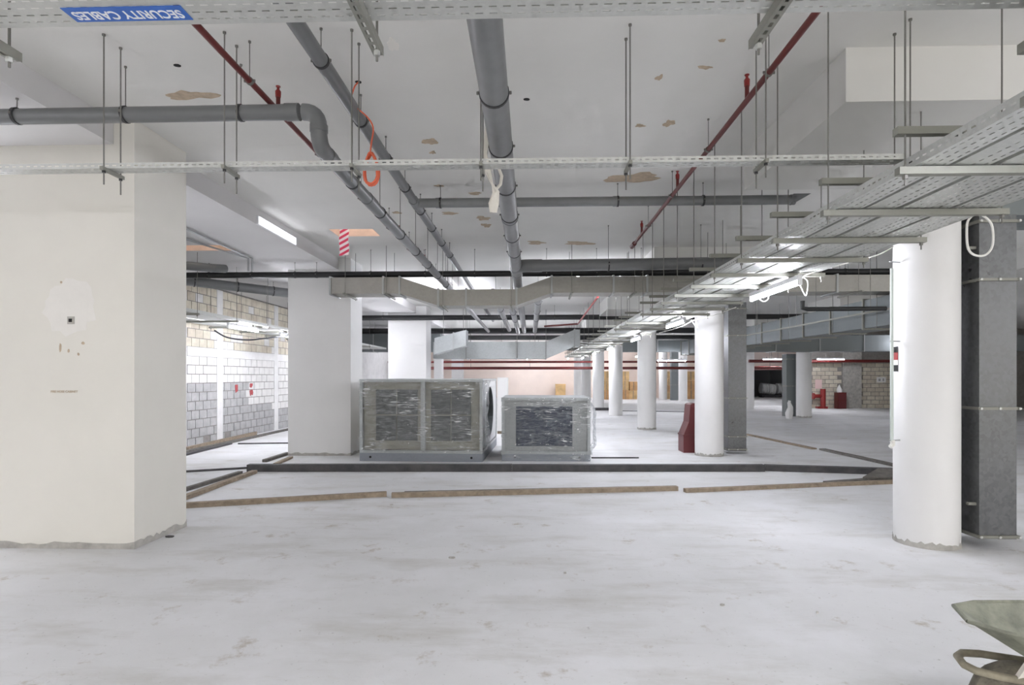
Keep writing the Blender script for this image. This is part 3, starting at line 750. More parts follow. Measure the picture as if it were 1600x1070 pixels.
# duct along the right bay with ribs
t = thing('air_duct', 'long ribbed galvanised duct running away in the bay behind the near column', 'duct', (6.3, 14, 2.5))
y0, y1 = 9.8, 24.0; xa, xb = 6.25, 6.95; za, zb = 2.45, 2.97
n = 12
for i in range(n):
    ya = y0+(y1-y0)*i/n; yb = y0+(y1-y0)*(i+1)/n
    MB().box(xa, xb, ya, yb, za, zb).build('duct_section', M_galvd, t)
    mb = MB(); e = .03; mb.box(xa-e, xb+e, yb-.02, yb+.02, za-e, za); mb.box(xa-e, xb+e, yb-.02, yb+.02, zb, zb+e); mb.box(xa-e, xa, yb-.02, yb+.02, za, zb); mb.box(xb, xb+e, yb-.02, yb+.02, za, zb)
    mb.build('duct_flange', M_strut, t)
for yy in (10.5, 12, 14, 16, 18, 20, 22): 
    MB().tube([(xa-.05, yy, za-.05), (xa-.05, yy, ztop(xa, yy))], 0.006, 6).build('hanger_rod', M_rod, t)
t = thing('air_duct', 'dull grey duct crossing the bay above the slim round column', 'duct', (11, 20.3, 2.5))
duct_x(t, [(7.1, 2.42), (10, 2.42), (13, 2.42), (17, 2.42)], 20.2, 21.0, 0.55, M_galvd, [(8.5, 2.42), (10, 2.42), (11.5, 2.42), (13, 2.42), (14.5, 2.42)])
t = thing('air_duct', 'dull duct low across the far bay beyond the bright column', 'duct', (4, 25, 2.6))
duct_x(t, [(3.9, 2.62), (7, 2.62), (10, 2.62)], 25.0, 25.7, 0.5, M_galvd, [(5.5, 2.62), (7, 2.62)])
t = thing('air_duct', 'dark duct crossing behind the gap between the pale columns', 'duct', (-5, 24.5, 2.6))
for xx in (-6.9, -4.2): MB().tube([(xx, 23.3, 3.2), (xx, 23.3, ZS)], 0.008, 6).build('hanger_rod', M_rod, t)
duct_x(t, [(-7.2, 2.55), (-5.5, 2.55), (-3.6, 2.55)], 23.0, 23.7, 0.75, M_galvd, [(-6.3, 2.55), (-5.5, 2.55)])
t = thing('drain_pipe', 'thick black stub pipe with an upturned end beyond the tray lamp', 'pipe', at(1310, 482, 9.3))
MB().tube([at(1254, 470, 9.3), at(1254, 481, 9.3), at(1262, 483, 9.3), at(1384, 482, 9.3)], 0.036, 14).build('pipe_run', M_black, t, True)
for px in (1275, 1360): c = at(px, 482, 9.3); MB().tube([c, (c[0], c[1], ztop(c[0], c[1]))], 0.005, 6).build('hanger_rod', M_rod, t)
t = thing('conduit_rail', 'thin steel rail slanting across the ribbed duct', 'conduit', at(1280, 505, 10))
MB().bar(at(1150, 527, 15.0), at(1395, 481, 9.4), 0.03, 0.03).build('rail', M_strut, t)
for f in (.2, .5, .8):
    c = Vector(at(1150, 527, 15.0)).lerp(Vector(at(1395, 481, 9.4)), f); MB().tube([c, (c.x, c.y, ztop(c.x, c.y))], 0.005, 6).build('hanger_rod', M_rod, t)
# vertical ducts by the columns
def vduct(x0, x1, y0, y1, z0, z1, fl, lab, m, nm=None):
    t = thing('vertical_duct', lab, 'duct', ((x0+x1)/2, (y0+y1)/2, z0))
    lv = sorted([z0]+[z for z in fl if z0 < z < z1]+[z1])
    for a, b in zip(lv[:-1], lv[1:]): MB().box(x0, x1, y0, y1, a, b).build('duct_section', m, t)
    for z in fl:
        e = .02; mb = MB(); mb.box(x0-e, x1+e, y0-e, y0, z-.012, z+.012); mb.box(x0-e, x1+e, y1, y1+e, z-.012, z+.012); mb.box(x0-e, x0, y0, y1, z-.012, z+.012); mb.box(x1, x1+e, y0, y1, z-.012, z+.012)
        o = mb.build('duct_flange', M_strut, t)
        for xx in (x0+.0, (x0+x1)/2, x1+.01): MB().tube([(xx, y0-e-.012, z), (xx, y0-e, z)], 0.012, 6).build('flange_bolt', M_tray, o)
    return t
xa, ya = W(1530, 5.14); xb, _ = W(1587, 5.14)
zf = [zz_(p, 5.14) for p in (346, 437, 638, 838)]
va = vduct(xa, xb, ya, ya+0.46, zz_(842, 5.14), zz_(335, 5.14), zf, 'tall galvanised riser duct beside the nearest round column', M_riser)
for py, dd in ((388, 5.3), (786, 5.2)): z = zz_(py, 5.2); MB().box(xa-0.07, xa-0.002, ya+.03, ya+.06, z-.012, z+.012).build('wall_bracket', M_strut, va)
za_ = zz_(335, 5.14)
t = thing('air_duct', 'dark galvanised duct above the riser by the nearest round column', 'duct', (xa, ya, za_))
MB().box(xa-.05, xb+1.6, ya+.05, ya+.6, za_+.005, za_+0.38).build('duct_section', M_galvd, t)
xa, ya = W(1138, 11.55); xb, _ = W(1166, 11.55)
vduct(xa, xb, ya, ya+0.28, zz_(705, 11.55), zz_(472, 11.55), [zz_(p, 11.55) for p in (482, 524, 622, 682, 702)], 'galvanised riser duct behind the column with the red barrier', M_riser)
xa, ya = W(1229, 22.3); xb, _ = W(1248, 22.3)
vduct(xa, xb, ya, ya+0.4, 0.0, 2.42, [zz_(p, 22.3) for p in (561, 603)], 'dull riser duct standing beside the slim round column', M_galvd)
xa, ya = W(1049, 37.5); xb, _ = W(1062, 37.5)
vduct(xa, xb, ya, ya+0.4, 0.0, ZC, [1.0, 1.9], 'far riser duct next to the brown boxes', M_galvd)

# ------------------------------------------------------------------ fluorescent battens
def batten_proto(lab):
    t = thing('fluorescent_batten', lab, 'lamp', (0, 0, 0), 'fluorescent battens')
    MB().box(-0.022, 0.022, -0.61, 0.61, 0.03, 0.075).build('batten_body', M_batten, t)
    for s in (-1, 1): MB().box(-0.018, 0.018, s*0.6-0.015, s*0.6+0.015, -0.02, 0.035).build('tube_holder', M_batten, t)
    MB().tube([(0, -0.585, 0), (0, 0.585, 0)], 0.019, 8).build('lit_tube', M_tube, t, True)
    for s in (-.4, .4): MB().box(-0.012, 0.012, s-.012, s+.012, 0.07, 0.131).build('fixing_clip', M_strut, t)
    return t
B0 = batten_proto('lit fluorescent tube under the wide trays beside the nearest round column')
XB = 2.56; ZB = ZT-0.13
placed(B0, (XB, 6.15, ZB))
def batten(x, y, z, lab, rot=0):
    c = copytree(B0, (x, y, z)); c['label'] = lab; c.rotation_euler = (0, 0, rot); return c
batten(2.5, 10.0, ZB, 'lit fluorescent tube under the wide trays next to the red barrier column')
batten(XB, 14.0, ZB, 'lit fluorescent tube at the top of the bright third round column')
batten(XB, 18.5, ZB, 'fluorescent tube under the trays by the fourth round column')
batten(XB, 23.0, ZB, 'fluorescent tube under the trays by the fifth round column')
batten(XB, 28.0, ZB, 'farthest fluorescent tube under the wide trays')
batten(XB, 1.6, ZB, 'fluorescent tube under the wide trays behind the camera', 0)
batten(XB, -2.6, ZB, 'fluorescent tube under the wide trays well behind the camera', 0)
# left bay tray with tubes
ZLT = 2.62
for k, (xa, xb) in enumerate(((-6.75, -6.3), (-6.2, -5.65))):
    mb = tray_mb(MB(), 16.5, xb-xa, 0.06, slots_to=0.1); xform(mb, lambda p, xa=xa: (xa+p[1], 6+p[0], ZLT+p[2]))
    tag(mb.build('cable_tray', M_tray), ('cable tray hugging the block wall', 'cable tray just off the block wall above the tubes')[k], 'cable tray', 'trays along the block wall')
for k in range(9):
    y = 9.5+1.3*k; hanger(-6.8, -5.6, y, ZLT-.003, None, f'{ORD[k]} hanger of the trays along the block wall, counting from the pier', 'hangers of the block wall trays', ZS, ZS)
batten(-5.75, 11.4, ZLT-.12, 'lit tube under the block wall trays, partly hidden by the cream pier')
batten(-5.75, 13.7, ZLT-.12, 'lit tube under the block wall trays, second from the pier')
batten(-5.75, 18.0, ZLT-.12, 'lit tube under the block wall trays behind the white rectangular column')
batten(-5.75, 5.6, ZLT-.12, 'lit tube behind the cream pier')
# other bays
batten(6.0, 24.6, EYE+.027*24.6, 'level lit tube between the bright column and the red barrier column', R(90))
batten(at(1290, 562, 26)[0], 26.0, EYE+.029*26, 'lit tube in front of the tan block wall', R(90))
batten(at(1205, 562, 30)[0], 30.0, EYE+.029*30, 'lit tube above the far alcove', R(90))
for o in [q for q in bpy.data.objects if q.name.startswith('fluorescent_batten') and q.rotation_euler.z > 1]:
    x, y, z = o.location
    for s in (-.4, .4): MB().tube([(s, 0, .07), (s, 0, ZC-z)], 0.004, 6).build('hanger_rod', M_rod, None).parent = o
for x, y, lab in ((-2.5, -1.6, 'hidden'), (0.3, -2.6, 'hidden'), (-6.2, 0.5, 'hidden'), (6.0, -1, 'hidden'), (-2.4, 22.5, 'hidden'), (9.3, 7, 'hidden'), (13.0, 20, 'hidden'), (-1.2, 24.6, 'hidden'), (0.5, 34, 'hidden'), (6.5, 35, 'hidden'), (13.5, 37, 'hidden'), (-5, 28, 'hidden'), (9.3, 1, 'hidden'), (0.2, 22.6, 'hidden'), (-2.0, 38.6, 'hidden'), (2.6, 39.2, 'hidden'), (7.6, 38.6, 'hidden'), (11.5, 33, 'hidden'), (-0.2, 40.3, 'hidden'), (4.6, 40.3, 'hidden')):  # unseen tubes added to brighten the foreground and the far bays
    c = batten(x, y, 2.75, 'unseen fluorescent tube added to light a bay'); c['group'] = 'added tubes out of sight'
    for s in (-.4, .4):
        MB().tube([(x, y+s, 2.82), (x, y+s, ztop(x, y+s))], 0.004, 6).build('hanger_rod', M_rod, c)
for xx, y, z in ((1.0, 12.4, 3.62), (1.9, 12.6, 3.62), (-2.35, 15.6, 3.66), (-0.9, 16.2, 3.70), (-2.0, 14.2, 3.5)):  # tubes added out of sight behind the duct to brighten ceiling and column
    c = batten(xx, y, z, 'unseen fluorescent tube added to light a bay'); c['group'] = 'added tubes out of sight'
    for s in (-.4, .4): MB().tube([(xx, y+s, z+.07), (xx, y+s, ZC)], 0.004, 6).build('hanger_rod', M_rod, c)
# cables at the near lamp
def cable(pts, r, m, name, lab):
    out = []
    P = [Vector(p) for p in pts]; P = [P[0]]+P+[P[-1]]
    for i in range(1, len(P)-2):
        for k in range(8):
            u = k/8; a, b, c, d = P[i-1:i+3]
            out.append(0.5*((2*b)+(c-a)*u+(2*a-5*b+4*c-d)*u*u+(3*b-a-3*c+d)*u**3))
    out.append(P[-2])
    o = MB().tube(out, r, 8).build(name, m, None, True, tuple(out[0])); tag(o, lab, 'cable'); return o
cable([at(1396, 385, 5.2), at(1372, 398, 5.3), at(1330, 409, 5.5), at(1290, 420, 5.6), at(1262, 428, 5.6), at(1242, 441, 5.65)], 0.006, M_cable, 'power_cable', 'white cable looping from the nearest column to the tray lamp')
cable([at(1252, 432, 5.6), at(1262, 440, 5.6), at(1259, 462, 5.6), at(1250, 445, 5.6), at(1245, 440, 5.6)], 0.005, M_cable, 'power_cable', 'white cable tail dangling at the end of the tray lamp')
cable([at(1185, 462, 6.5), at(1188, 468, 6.5), at(1194, 471, 6.5), at(1200, 467, 6.5), at(1202, 458, 6.5)], 0.006, M_cable, 'power_cable', 'small white cable loop below the tray lamp')
cable([at(1532, 334, 4.2), at(1549, 350, 4.2), at(1551, 382, 4.2), at(1540, 398, 4.2), at(1522, 398, 4.2), at(1512, 385, 4.2), at(1511, 350, 4.2), at(1518, 338, 4.2)], 0.008, M_cable, 'power_cable', 'coiled white cable hanging in front of the tall riser duct')
cable([at(1080, 500, 9.6), at(1090, 512, 9.6), at(1087, 498, 9.6)], 0.007, M_cable, 'power_cable', 'white cable tail beside the red barrier column lamp')
cable([at(1150, 480, 8.5), at(1110, 494, 9.0), at(1085, 500, 9.6), at(1062, 511, 10.6), at(1030, 520, 11.5)], 0.007, M_cable, 'power_cable', 'white cable strung below the trays past the red barrier column')
cable([at(335, 516, 12.6), at(355, 527, 12.8), at(385, 531, 13.0), at(410, 529, 13.2), at(450, 524, 13.5)], 0.018, M_bcable, 'black_cable', 'black cable sagging in front of the block wall')
# orange cable from the ceiling hole ending in a coil
h = onz(560, 128, ZC)
dd = h[1]
cable([h, at(553, 138, dd), at(550, 160, dd), at(574, 183, dd), at(583, 200, dd), at(580, 225, dd), at(578, 245, dd)], 0.006, M_orange, 'orange_cable', 'orange cable dropping from a hole in the ceiling')
oc = thing('cable_coil', 'coil of orange cable hanging behind the narrow crossing tray', 'cable', at(580, 262, dd))
for k in range(5):
    pts = []
    for q in range(25):
        a = 2*math.pi*q/24; rx = 13+1.0*(k % 3); ry = 24+1.2*(k % 2)
        x, y, z = at(580+rx*math.sin(a)*(0.75+0.25*math.cos(a)*-1)+random.uniform(-.4,.4), 264-ry*math.cos(a)+random.uniform(-.6,.6), dd); pts.append((x, y+(k-2)*0.011, z))
    MB().tube(pts, 0.0085, 6, False).build('cable_turn', M_orange, oc, True)
# white wrapping hanging along the fat pipe
mb = MB(); pts = [at(p, q, 4.2) for p, q in ((768,180),(762,205),(758,240),(762,268),(770,288),(775,300),(772,318),(771,332))]
mb.tube(pts, [0.012, 0.02, 0.012, 0.022, 0.012, 0.02, 0.038, 0.03], 8)
for i, v in enumerate(mb.v): mb.v[i] = (v[0]+random.uniform(-.008,.008), 4.2+(v[1]-4.2)*.5+random.uniform(-.006,.006), v[2])
wr = mb.build('plastic_wrap', M_cloth, None, True, pts[0]); tag(wr, 'twisted whitish plastic strip dangling beside the fat grey pipe', 'wrap')
o = MB().tube([at(p, q, 4.25) for p, q in ((764,265),(770,258),(779,262),(784,275),(782,288),(775,296))], 0.012, 8).build('plastic_loop', M_cloth, wr, True)
# hazard tape from the slab opening
ha = onz(531, 358, ZC); 
mb = MB(); n = 8; Y = 9.12
for k in range(n+1):
    z = ZC+0.08-0.46*k/n; w = 0.075; x = -2.97+0.006*math.sin(k*1.3); mb.v += [(x-w, Y+.006*math.sin(k), z), (x+w, Y+.008*math.cos(k), z+.01)]
for k in range(n): mb.f.append((2*k, 2*k+1, 2*k+3, 2*k+2))
tp = mb.build('hazard_tape', stripe_mat(), None, False, (-2.97, Y, ZC)); tag(tp, 'red and white striped tape hanging from the ceiling opening', 'tape')
md = tp.modifiers.new('solid', 'SOLIDIFY'); md.thickness = 0.002
# glowing box standing in for a patch of light on the soffit step
sl = thing('soffit_light_patch', 'glowing panel standing in for a light patch on the ceiling step before the white rectangular column', 'lamp', (XS+.02, 8.2, 3.62))
MB().box(XS+0.002, XS+0.03, 7.75, 9.05, 3.63, 3.75).build('patch_backing', M_batten, sl)
MB().box(XS+0.03, XS+0.036, 7.78, 9.02, 3.64, 3.74).build('patch_glow', mat('light_patch_glow', (1,1,1), .5, emit=((.92,.92,1), 2.2)), sl)
# conduits on the left soffit
for k, (pa, pb) in enumerate((((283,354),(394,404)), ((283,371),(388,404)))):
    a = onz(pa[0], pa[1], ZS-.03); b = onz(pb[0], pb[1], ZS-.03)
    o = MB().tube([a, b, (b[0], b[1], b[2]-0.22)], 0.018, 8).build('conduit', M_flange, None, True, a); tag(o, ('conduit run on the soffit, upper of the two by the cream pier', 'conduit run on the soffit, lower of the two by the cream pier')[k], 'conduit', 'conduits on the left soffit')

# ------------------------------------------------------------------ air handling units
M_alu = mat('aluminium_profile', (0.45, 0.47, 0.47), 0.4, 0.5, var=0.05)
M_cream = mat('unit_panel_cream', (0.36, 0.345, 0.285), 0.6, var=0.06, scale=3)
M_filter = mat('filter_media', (0.13, 0.135, 0.135), 0.8, var=0.12, scale=12)
M_base = galv('unit_base', (0.30, 0.32, 0.35), 0.5, 0.5)
M_coil = mat('coil_fins', (0.03, 0.042, 0.075), 0.45, 0.2, var=0.3, scale=5)
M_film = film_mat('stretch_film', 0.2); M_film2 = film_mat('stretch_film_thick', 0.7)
fx0, fy = W(562, 10.57); fx1, _ = W(755, 10.57)
def unit_frame(t, w, dp, z0, z1, b=0.05):
    for x in (0, w-b):
        for y in (0, dp-b): MB().box(x, x+b, y, y+b, z0, z1).build('corner_post', M_alu, t)
    for z in (z0, z1-b):
        for y in (0, dp-b): MB().box(b, w-b, y, y+b, z, z+b).build('frame_rail', M_alu, t)
        for x in (0, w-b): MB().box(x, x+b, b, dp-b, z, z+b).build('frame_rail', M_alu, t)
def wrinkled(x0, x1, z0, z1, y, amp, nx, nz, holes=None):
    mb = MB()
    for j in range(nz+1):
        for i in range(nx+1):
            x = x0+(x1-x0)*i/nx; z = z0+(z1-z0)*j/nz
            mb.v.append((x, y + amp*(math.sin(z*23+x*5)+0.7*math.sin(x*17-z*9)+random.uniform(-.8,.8)), z))
    for j in range(nz):
        for i in range(nx): a = j*(nx+1)+i; mb.f.append((a, a+1, a+nx+2, a+nx+1))
    return mb
# larger unit (built in its own space, x along the front, y going back)
t = thing('air_handling_unit', 'larger air handling unit wrapped in clear film on a steel base', 'air unit'); ORG[t] = (0,0,0)
w, dp, h = fx1-fx0, 2.65, 1.50
MB().box(0.0, w, 0.0, 0.07, 0.0, 0.15).build('base_rail', M_base, t); MB().box(0, w, dp-.07, dp, 0, 0.15).build('base_rail', M_base, t)
for x in (0, w-.07): MB().box(x, x+.07, .07, dp-.07, 0, 0.15).build('base_rail', M_base, t)
for x in (0.2, w-0.2): MB().tube([(x, -0.004, 0.075), (x, 0.02, 0.075)], 0.022, 12).build('lifting_hole', M_hole, t)
unit_frame(t, w, dp, 0.15, h)
MB().box(.05, w-.05, .05, dp-.05, h-.03, h-.004).build('top_panel', M_alu, t)
MB().box(0.004, .03, .05, dp-.05, .2, h-.05).build('side_panel', M_cream, t)
MB().box(.05, w-.05, dp-.03, dp-.005, .2, h-.05).build('back_panel', M_cream, t)
MB().box(.05, w-.05, 0.10, 0.13, .2, h-.05).build('filter_wall', M_cream, t)
xm = w*0.515
MB().box(xm-.04, xm+.04, 0.035, 0.10, .2, h-.05).build('mullion', M_alu, t)
for (xa, xb) in ((0.27, xm-.10), (xm+.13, w-.21)):
    for i in range(2):
        for j in range(2):
            x0_, x1_ = xa+(xb-xa)*i/2, xa+(xb-xa)*(i+1)/2; z0_, z1_ = .36+(h-.54)*j/2, .36+(h-.54)*(j+1)/2
            f = MB().box(x0_+.012, x1_-.012, 0.075, 0.10, z0_+.012, z1_-.012).build('filter_panel', M_filter, t)
# right side panel with a fan opening
cy, cz, rr_ = dp*0.5, 0.84, 0.50
mb = MB(); n = 40; outer = []; inner = []
for k in range(n):
    a = 2*math.pi*k/n; c, s = math.cos(a), math.sin(a); sc = min((dp/2-.06)/max(abs(c),1e-6), (0.62)/max(abs(s),1e-6))
    outer.append((w-.01, cy+sc*c, cz+sc*s)); inner.append((w-.01, cy+rr_*1.4*c, cz+rr_*s))
st = len(mb.v); mb.v += outer+inner
for k in range(n): mb.f.append((k, (k+1) % n, n+(k+1) % n, n+k))
mb.build('fan_panel', mat('fan_panel_white', (.72,.73,.73), .5, .2, var=.08), t)
MB().box(w-.30, w-.26, .3, dp-.3, .25, h-.1).build('fan_interior', M_hole, t)
mb = MB()
for k in range(n):
    a, b = 2*math.pi*k/n, 2*math.pi*(k+1)/n
    f = lambda q, x: (x, cy+rr_*1.4*math.cos(q), cz+rr_*math.sin(q)); mb.quad(f(a, w-.01), f(b, w-.01), f(b, w-.28), f(a, w-.28))
mb.build('fan_collar', M_galvd, t, True)
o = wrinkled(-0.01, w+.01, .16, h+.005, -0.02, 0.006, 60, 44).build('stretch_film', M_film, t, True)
# loose film bunched on the open side
mb = MB()
for j in range(13):
    for i in range(9):
        u = i/8; v = j/12; flare = math.sin(v*math.pi)
        y = 0.03+u*(0.35+0.75*abs(v-.5)*2); mb.v.append((w+.02+.03*flare+random.uniform(-.02,.02), y, 0.17+v*(h-.18)))
for j in range(12):
    for i in range(8): a = j*9+i; mb.f.append((a, a+1, a+10, a+9))
mb.build('torn_film', M_film2, t, True)
t.location = (fx0, fy, 0); t.rotation_euler = (0, 0, R(-2.2))
# smaller unit
gx0, gy = W(784, 10.55); gx1, _ = W(922, 10.55)
t = thing('air_handling_unit', 'smaller wrapped air unit with a dark blue coil face', 'air unit'); ORG[t] = (0,0,0)
w, dp, h = gx1-gx0, 1.5, 1.16
MB().box(0, w, 0, .07, 0, .13).build('base_rail', M_base, t); MB().box(0, w, dp-.07, dp, 0, .13).build('base_rail', M_base, t)
for x in (0, w-.07): MB().box(x, x+.07, .07, dp-.07, 0, .13).build('base_rail', M_base, t)
for x in (0.24, w-0.2): MB().tube([(x, -0.004, 0.075), (x, 0.02, 0.075)], 0.02, 12).build('lifting_hole', M_hole, t)
unit_frame(t, w, dp, .13, h)
MB().box(.05, w-.05, .05, dp-.05, h-.03, h-.004).build('top_panel', M_alu, t)
MB().box(.004, .03, .05, dp-.05, .18, h-.05).build('side_panel', M_alu, t); MB().box(w-.03, w-.004, .05, dp-.05, .18, h-.05).build('side_panel', M_alu, t)
MB().box(.05, w-.05, dp-.03, dp-.005, .18, h-.05).build('back_panel', M_alu, t)
MB().box(.05, w-.05, .06, .09, .18, h-.05).build('front_panel', mat('unit_panel_grey', (.38,.39,.38), .5, .2, var=.06), t)
cx0, cx1, cz0, cz1 = w*.16, w*.80, .27, 1.0
cl = MB().box(cx0, cx1, .045, .06, cz0, cz1).build('coil_face', M_coil, t)
for k in range(26):
    x = cx0+.015+(cx1-cx0-.03)*k/25; MB().box(x-.004, x+.004, .038, .045, cz0+.01, cz1-.01).build('fin', M_coil, cl)
for x in (.025, w-.025):
    for z in (.16, h-.03): MB().box(x-.035, x+.035, -.012, .0, z-.035, z+.035).build('corner_cap', M_flange, t)
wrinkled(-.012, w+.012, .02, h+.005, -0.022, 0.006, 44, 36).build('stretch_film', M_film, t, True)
mb = MB()
for j in range(11):
    for i in range(6):
        v = j/10; mb.v.append((w+.03+(.07 if .1 < v < .95 else 0)+random.uniform(-.015,.015), .02+i*.1, .1+v*(h-.2)))
for j in range(10):
    for i in range(5): a = j*6+i; mb.f.append((a, a+1, a+7, a+6))
mb.build('loose_film', M_film2, t, True)
t.location = (gx0, gy, 0)

# ------------------------------------------------------------------ timber on the floor
def plank(pa, pb, wd, ht, m, lab, z=0.0, group='timbers lying on the floor', name='timber_batten', dz=(0, 0), nails=False):
    a = Vector(onz(*pa, 0.0001-0)) if False else Vector((*onz(pa[0], pa[1], 0)[:2], z+ht/2+dz[0])); b = Vector((*onz(pb[0], pb[1], 0)[:2], z+ht/2+dz[1]))
    mb = MB(); n = 6; t = (b-a); s = Vector((t.y, -t.x, 0)).normalized()*wd/2; u = Vector((0,0,ht/2)); st = 0
    for k in range(n+1):
        c = a.lerp(b, k/n)+Vector((s.x, s.y, 0))*random.uniform(-.12,.12)*(0 if k in (0, n) else 1)
        mb.v += [tuple(c-s-u), tuple(c+s-u), tuple(c+s+u), tuple(c-s+u)]
    for k in range(n):
        for j in range(4): mb.f.append((4*k+j, 4*k+(j+1) % 4, 4*k+4+(j+1) % 4, 4*k+4+j))
    mb.f += [(3,2,1,0), (4*n, 4*n+1, 4*n+2, 4*n+3)]
    o = mb.build(name, m, None, False, tuple(a-u)); tag(o, lab, 'timber', group); return o
plank((240,796), (604,775), 0.08, 0.06, M_wood, 'light timber batten starting at the cream pier')
plank((612,777), (1058,766), 0.08, 0.06, M_wood, 'longest light timber batten in the middle of the floor')
plank((632,770), (1056,761), 0.05, 0.02, M_woodg, 'thin dark lath lying behind the middle batten')
plank((1070,769), (1400,755), 0.08, 0.05, M_wood, 'light timber batten pointing at the nearest round column')
plank((1290,757), (1420,747), 0.09, 0.045, M_woodg, 'weathered board overlapping the batten by the nearest round column')
plank((398,739), (283,782), 0.09, 0.05, M_wood, 'timber slanting from the dark kerb towards the cream pier')
plank((376,740), (280,770), 0.07, 0.045, M_woodg, 'grey timber beside the slanting timber near the pier')
plank((388,736), (800,736), 0.12, 0.115, M_dark, 'black tarred kerb timber in front of the larger unit', name='kerb_timber')
plank((800.1,736), (1193,736), 0.12, 0.11, M_dark, 'black tarred kerb timber in front of the smaller unit', name='kerb_timber')
plank((1195,735), (1420,742), 0.12, 0.10, M_dark, 'grey kerb board ending behind the nearest round column', name='kerb_timber')
plank((270,739), (388,732), 0.05, 0.03, M_dark, 'thin black strip continuing the kerb towards the pier')
plank((450,710), (413,722), 0.08, 0.05, M_woodg, 'short grey offcut at the foot of the white rectangular column')
plank((455,716), (430,727), 0.07, 0.04, M_wood, 'short light offcut beside the grey one at the column foot')
plank((924,716), (998,716), 0.03, 0.025, M_dark, 'thin dark bar on the floor beside the smaller unit')
plank((1165,679), (1272,702), 0.12, 0.03, M_wood, 'long light lath running back past the riser duct')
plank((1285,703), (1410,731), 0.14, 0.035, M_woodg, 'brown board running on towards the nearest column')
plank((372,694), (455,693), 0.03, 0.03, M_dark, 'dark bar lying on the floor near the block wall')
plank((284,709), (455,671), 0.10, 0.05, M_woodg, 'weathered board along the foot of the block wall')
plank((290,706), (400,680), 0.06, 0.10, M_wood, 'timber leaning low along the block wall')
plank((288,712), (360,694), 0.09, 0.04, M_dark, 'dark board on the floor along the block wall')
plank((930,641), (960,641), 0.2, 0.12, M_dark, 'far black kerb piece by the fifth round column', name='kerb_timber')
plank((955,642), (1090,644), 0.06, 0.03, M_dark, 'thin far dark strip behind the bright column')
# plywood sheet
P = [onz(1348, 747, 0.06), onz(1420, 747, 0.055), onz(1420, 734, 0.11), onz(1372, 733, 0.13)]
o = MB().prism(P, (0, 0, 0.018)).build('plywood_sheet', M_woodg, None, False, P[0]); tag(o, 'tilted grey plywood sheet lying beside the nearest round column', 'board')
# small floor debris
for k, (px, py, w_) in enumerate(((706,872,10),(883,896,5),(1128,946,7),(266,839,14),(1277,958,4),(612,789,5))):
    x, y, _ = onz(px, py, 0); r = w_*y/F/2
    pts = [(x+r*random.uniform(.7,1.2)*math.cos(a*math.pi/4), y+r*.6*random.uniform(.7,1.2)*math.sin(a*math.pi/4), 0.0) for a in range(8)]
    o = MB().prism(pts, (0, 0, 0.012)).build('mortar_crumb', M_raw if k != 3 else M_dark, None, False, (x, y, 0))
    tag(o, ('crumb of mortar on the open floor', 'tiny dark crumb in the middle of the open floor', 'crumb of mortar towards the wheelbarrow', 'flat dark scrap beside the foot of the cream pier', 'tiny crumb near the wheelbarrow', 'tiny crumb in front of the light battens')[k], 'debris', 'crumbs on the floor')

# ------------------------------------------------------------------ red barrier, conduit, sticker
M_barr = mat('red_plastic', (0.12, 0.02, 0.022), 0.45, var=0.12, scale=4)
bx, by = W(1081, 11.68)
prof = [(-.235,0),(.235,0),(.235,.36),(.13,.62),(.10,.97),(.06,1.0),(-.06,1.0),(-.10,.97),(-.13,.62),(-.235,.36)]
t = thing('road_barrier', 'red plastic road barrier standing beside the round column', 'barrier', (bx, by, 0))
MB().prism([(bx+.07+p, by, q) for p, q in prof], (0, 0.42, 0)).build('barrier_body', M_barr, t)
MB().box(bx+.07-.245, bx+.07+.245, by-.012, by+.432, .34, .37).build('moulded_ridge', M_barr, t)
ax_, ay_ = W(1393.5, 5.32)
t = thing('conduit', 'pale vertical conduit clipped beside the nearest round column', 'conduit', (ax_, ay_, .9))
MB().tube([(ax_, ay_, zz_(690, 5.32)), (ax_, ay_, ZT-.02)], 0.014, 10).build('conduit_tube', mat('pale_conduit', (.62,.68,.64), .5), t, True)
for py in (409, 533, 688): z = zz_(py, 5.32); MB().bar((ax_-.02, ay_, z), (ax_+.09, ay_+.03, z), .012, .012).build('clip', M_flange, t)
MB().tube([(ax_-.02, ay_-.01, zz_(698, 5.32)), (ax_+.01, ay_, zz_(694, 5.32)), (ax_+.005, ay_, zz_(688, 5.32))], 0.02, 8).build('conduit_end', M_cable, t, True)
# curved sticker on the near column
cxA, cyA, _ = colA.location
st = thing('sticker', 'dark and red printed sticker on the side of the nearest column', 'sticker', (cxA-.26, cyA, 1.7))
for (pa, pb, m) in ((541,550,M_hole),(550,562,M_redb),(562,570,M_white),(570,580,M_hole)):
    z1_, z0_ = zz_(pa, 5.35), zz_(pb, 5.35); mb = MB(); n = 8
    for k in range(n+1):
        a = R(163+ 19*k/n); x, y = cxA+.263*math.cos(a), cyA+.263*math.sin(a); mb.v += [(x, y, z0_), (x, y, z1_)]
    for k in range(n): mb.f.append((2*k, 2*k+2, 2*k+3, 2*k+1))
    mb.build('printed_band', m, st, True)

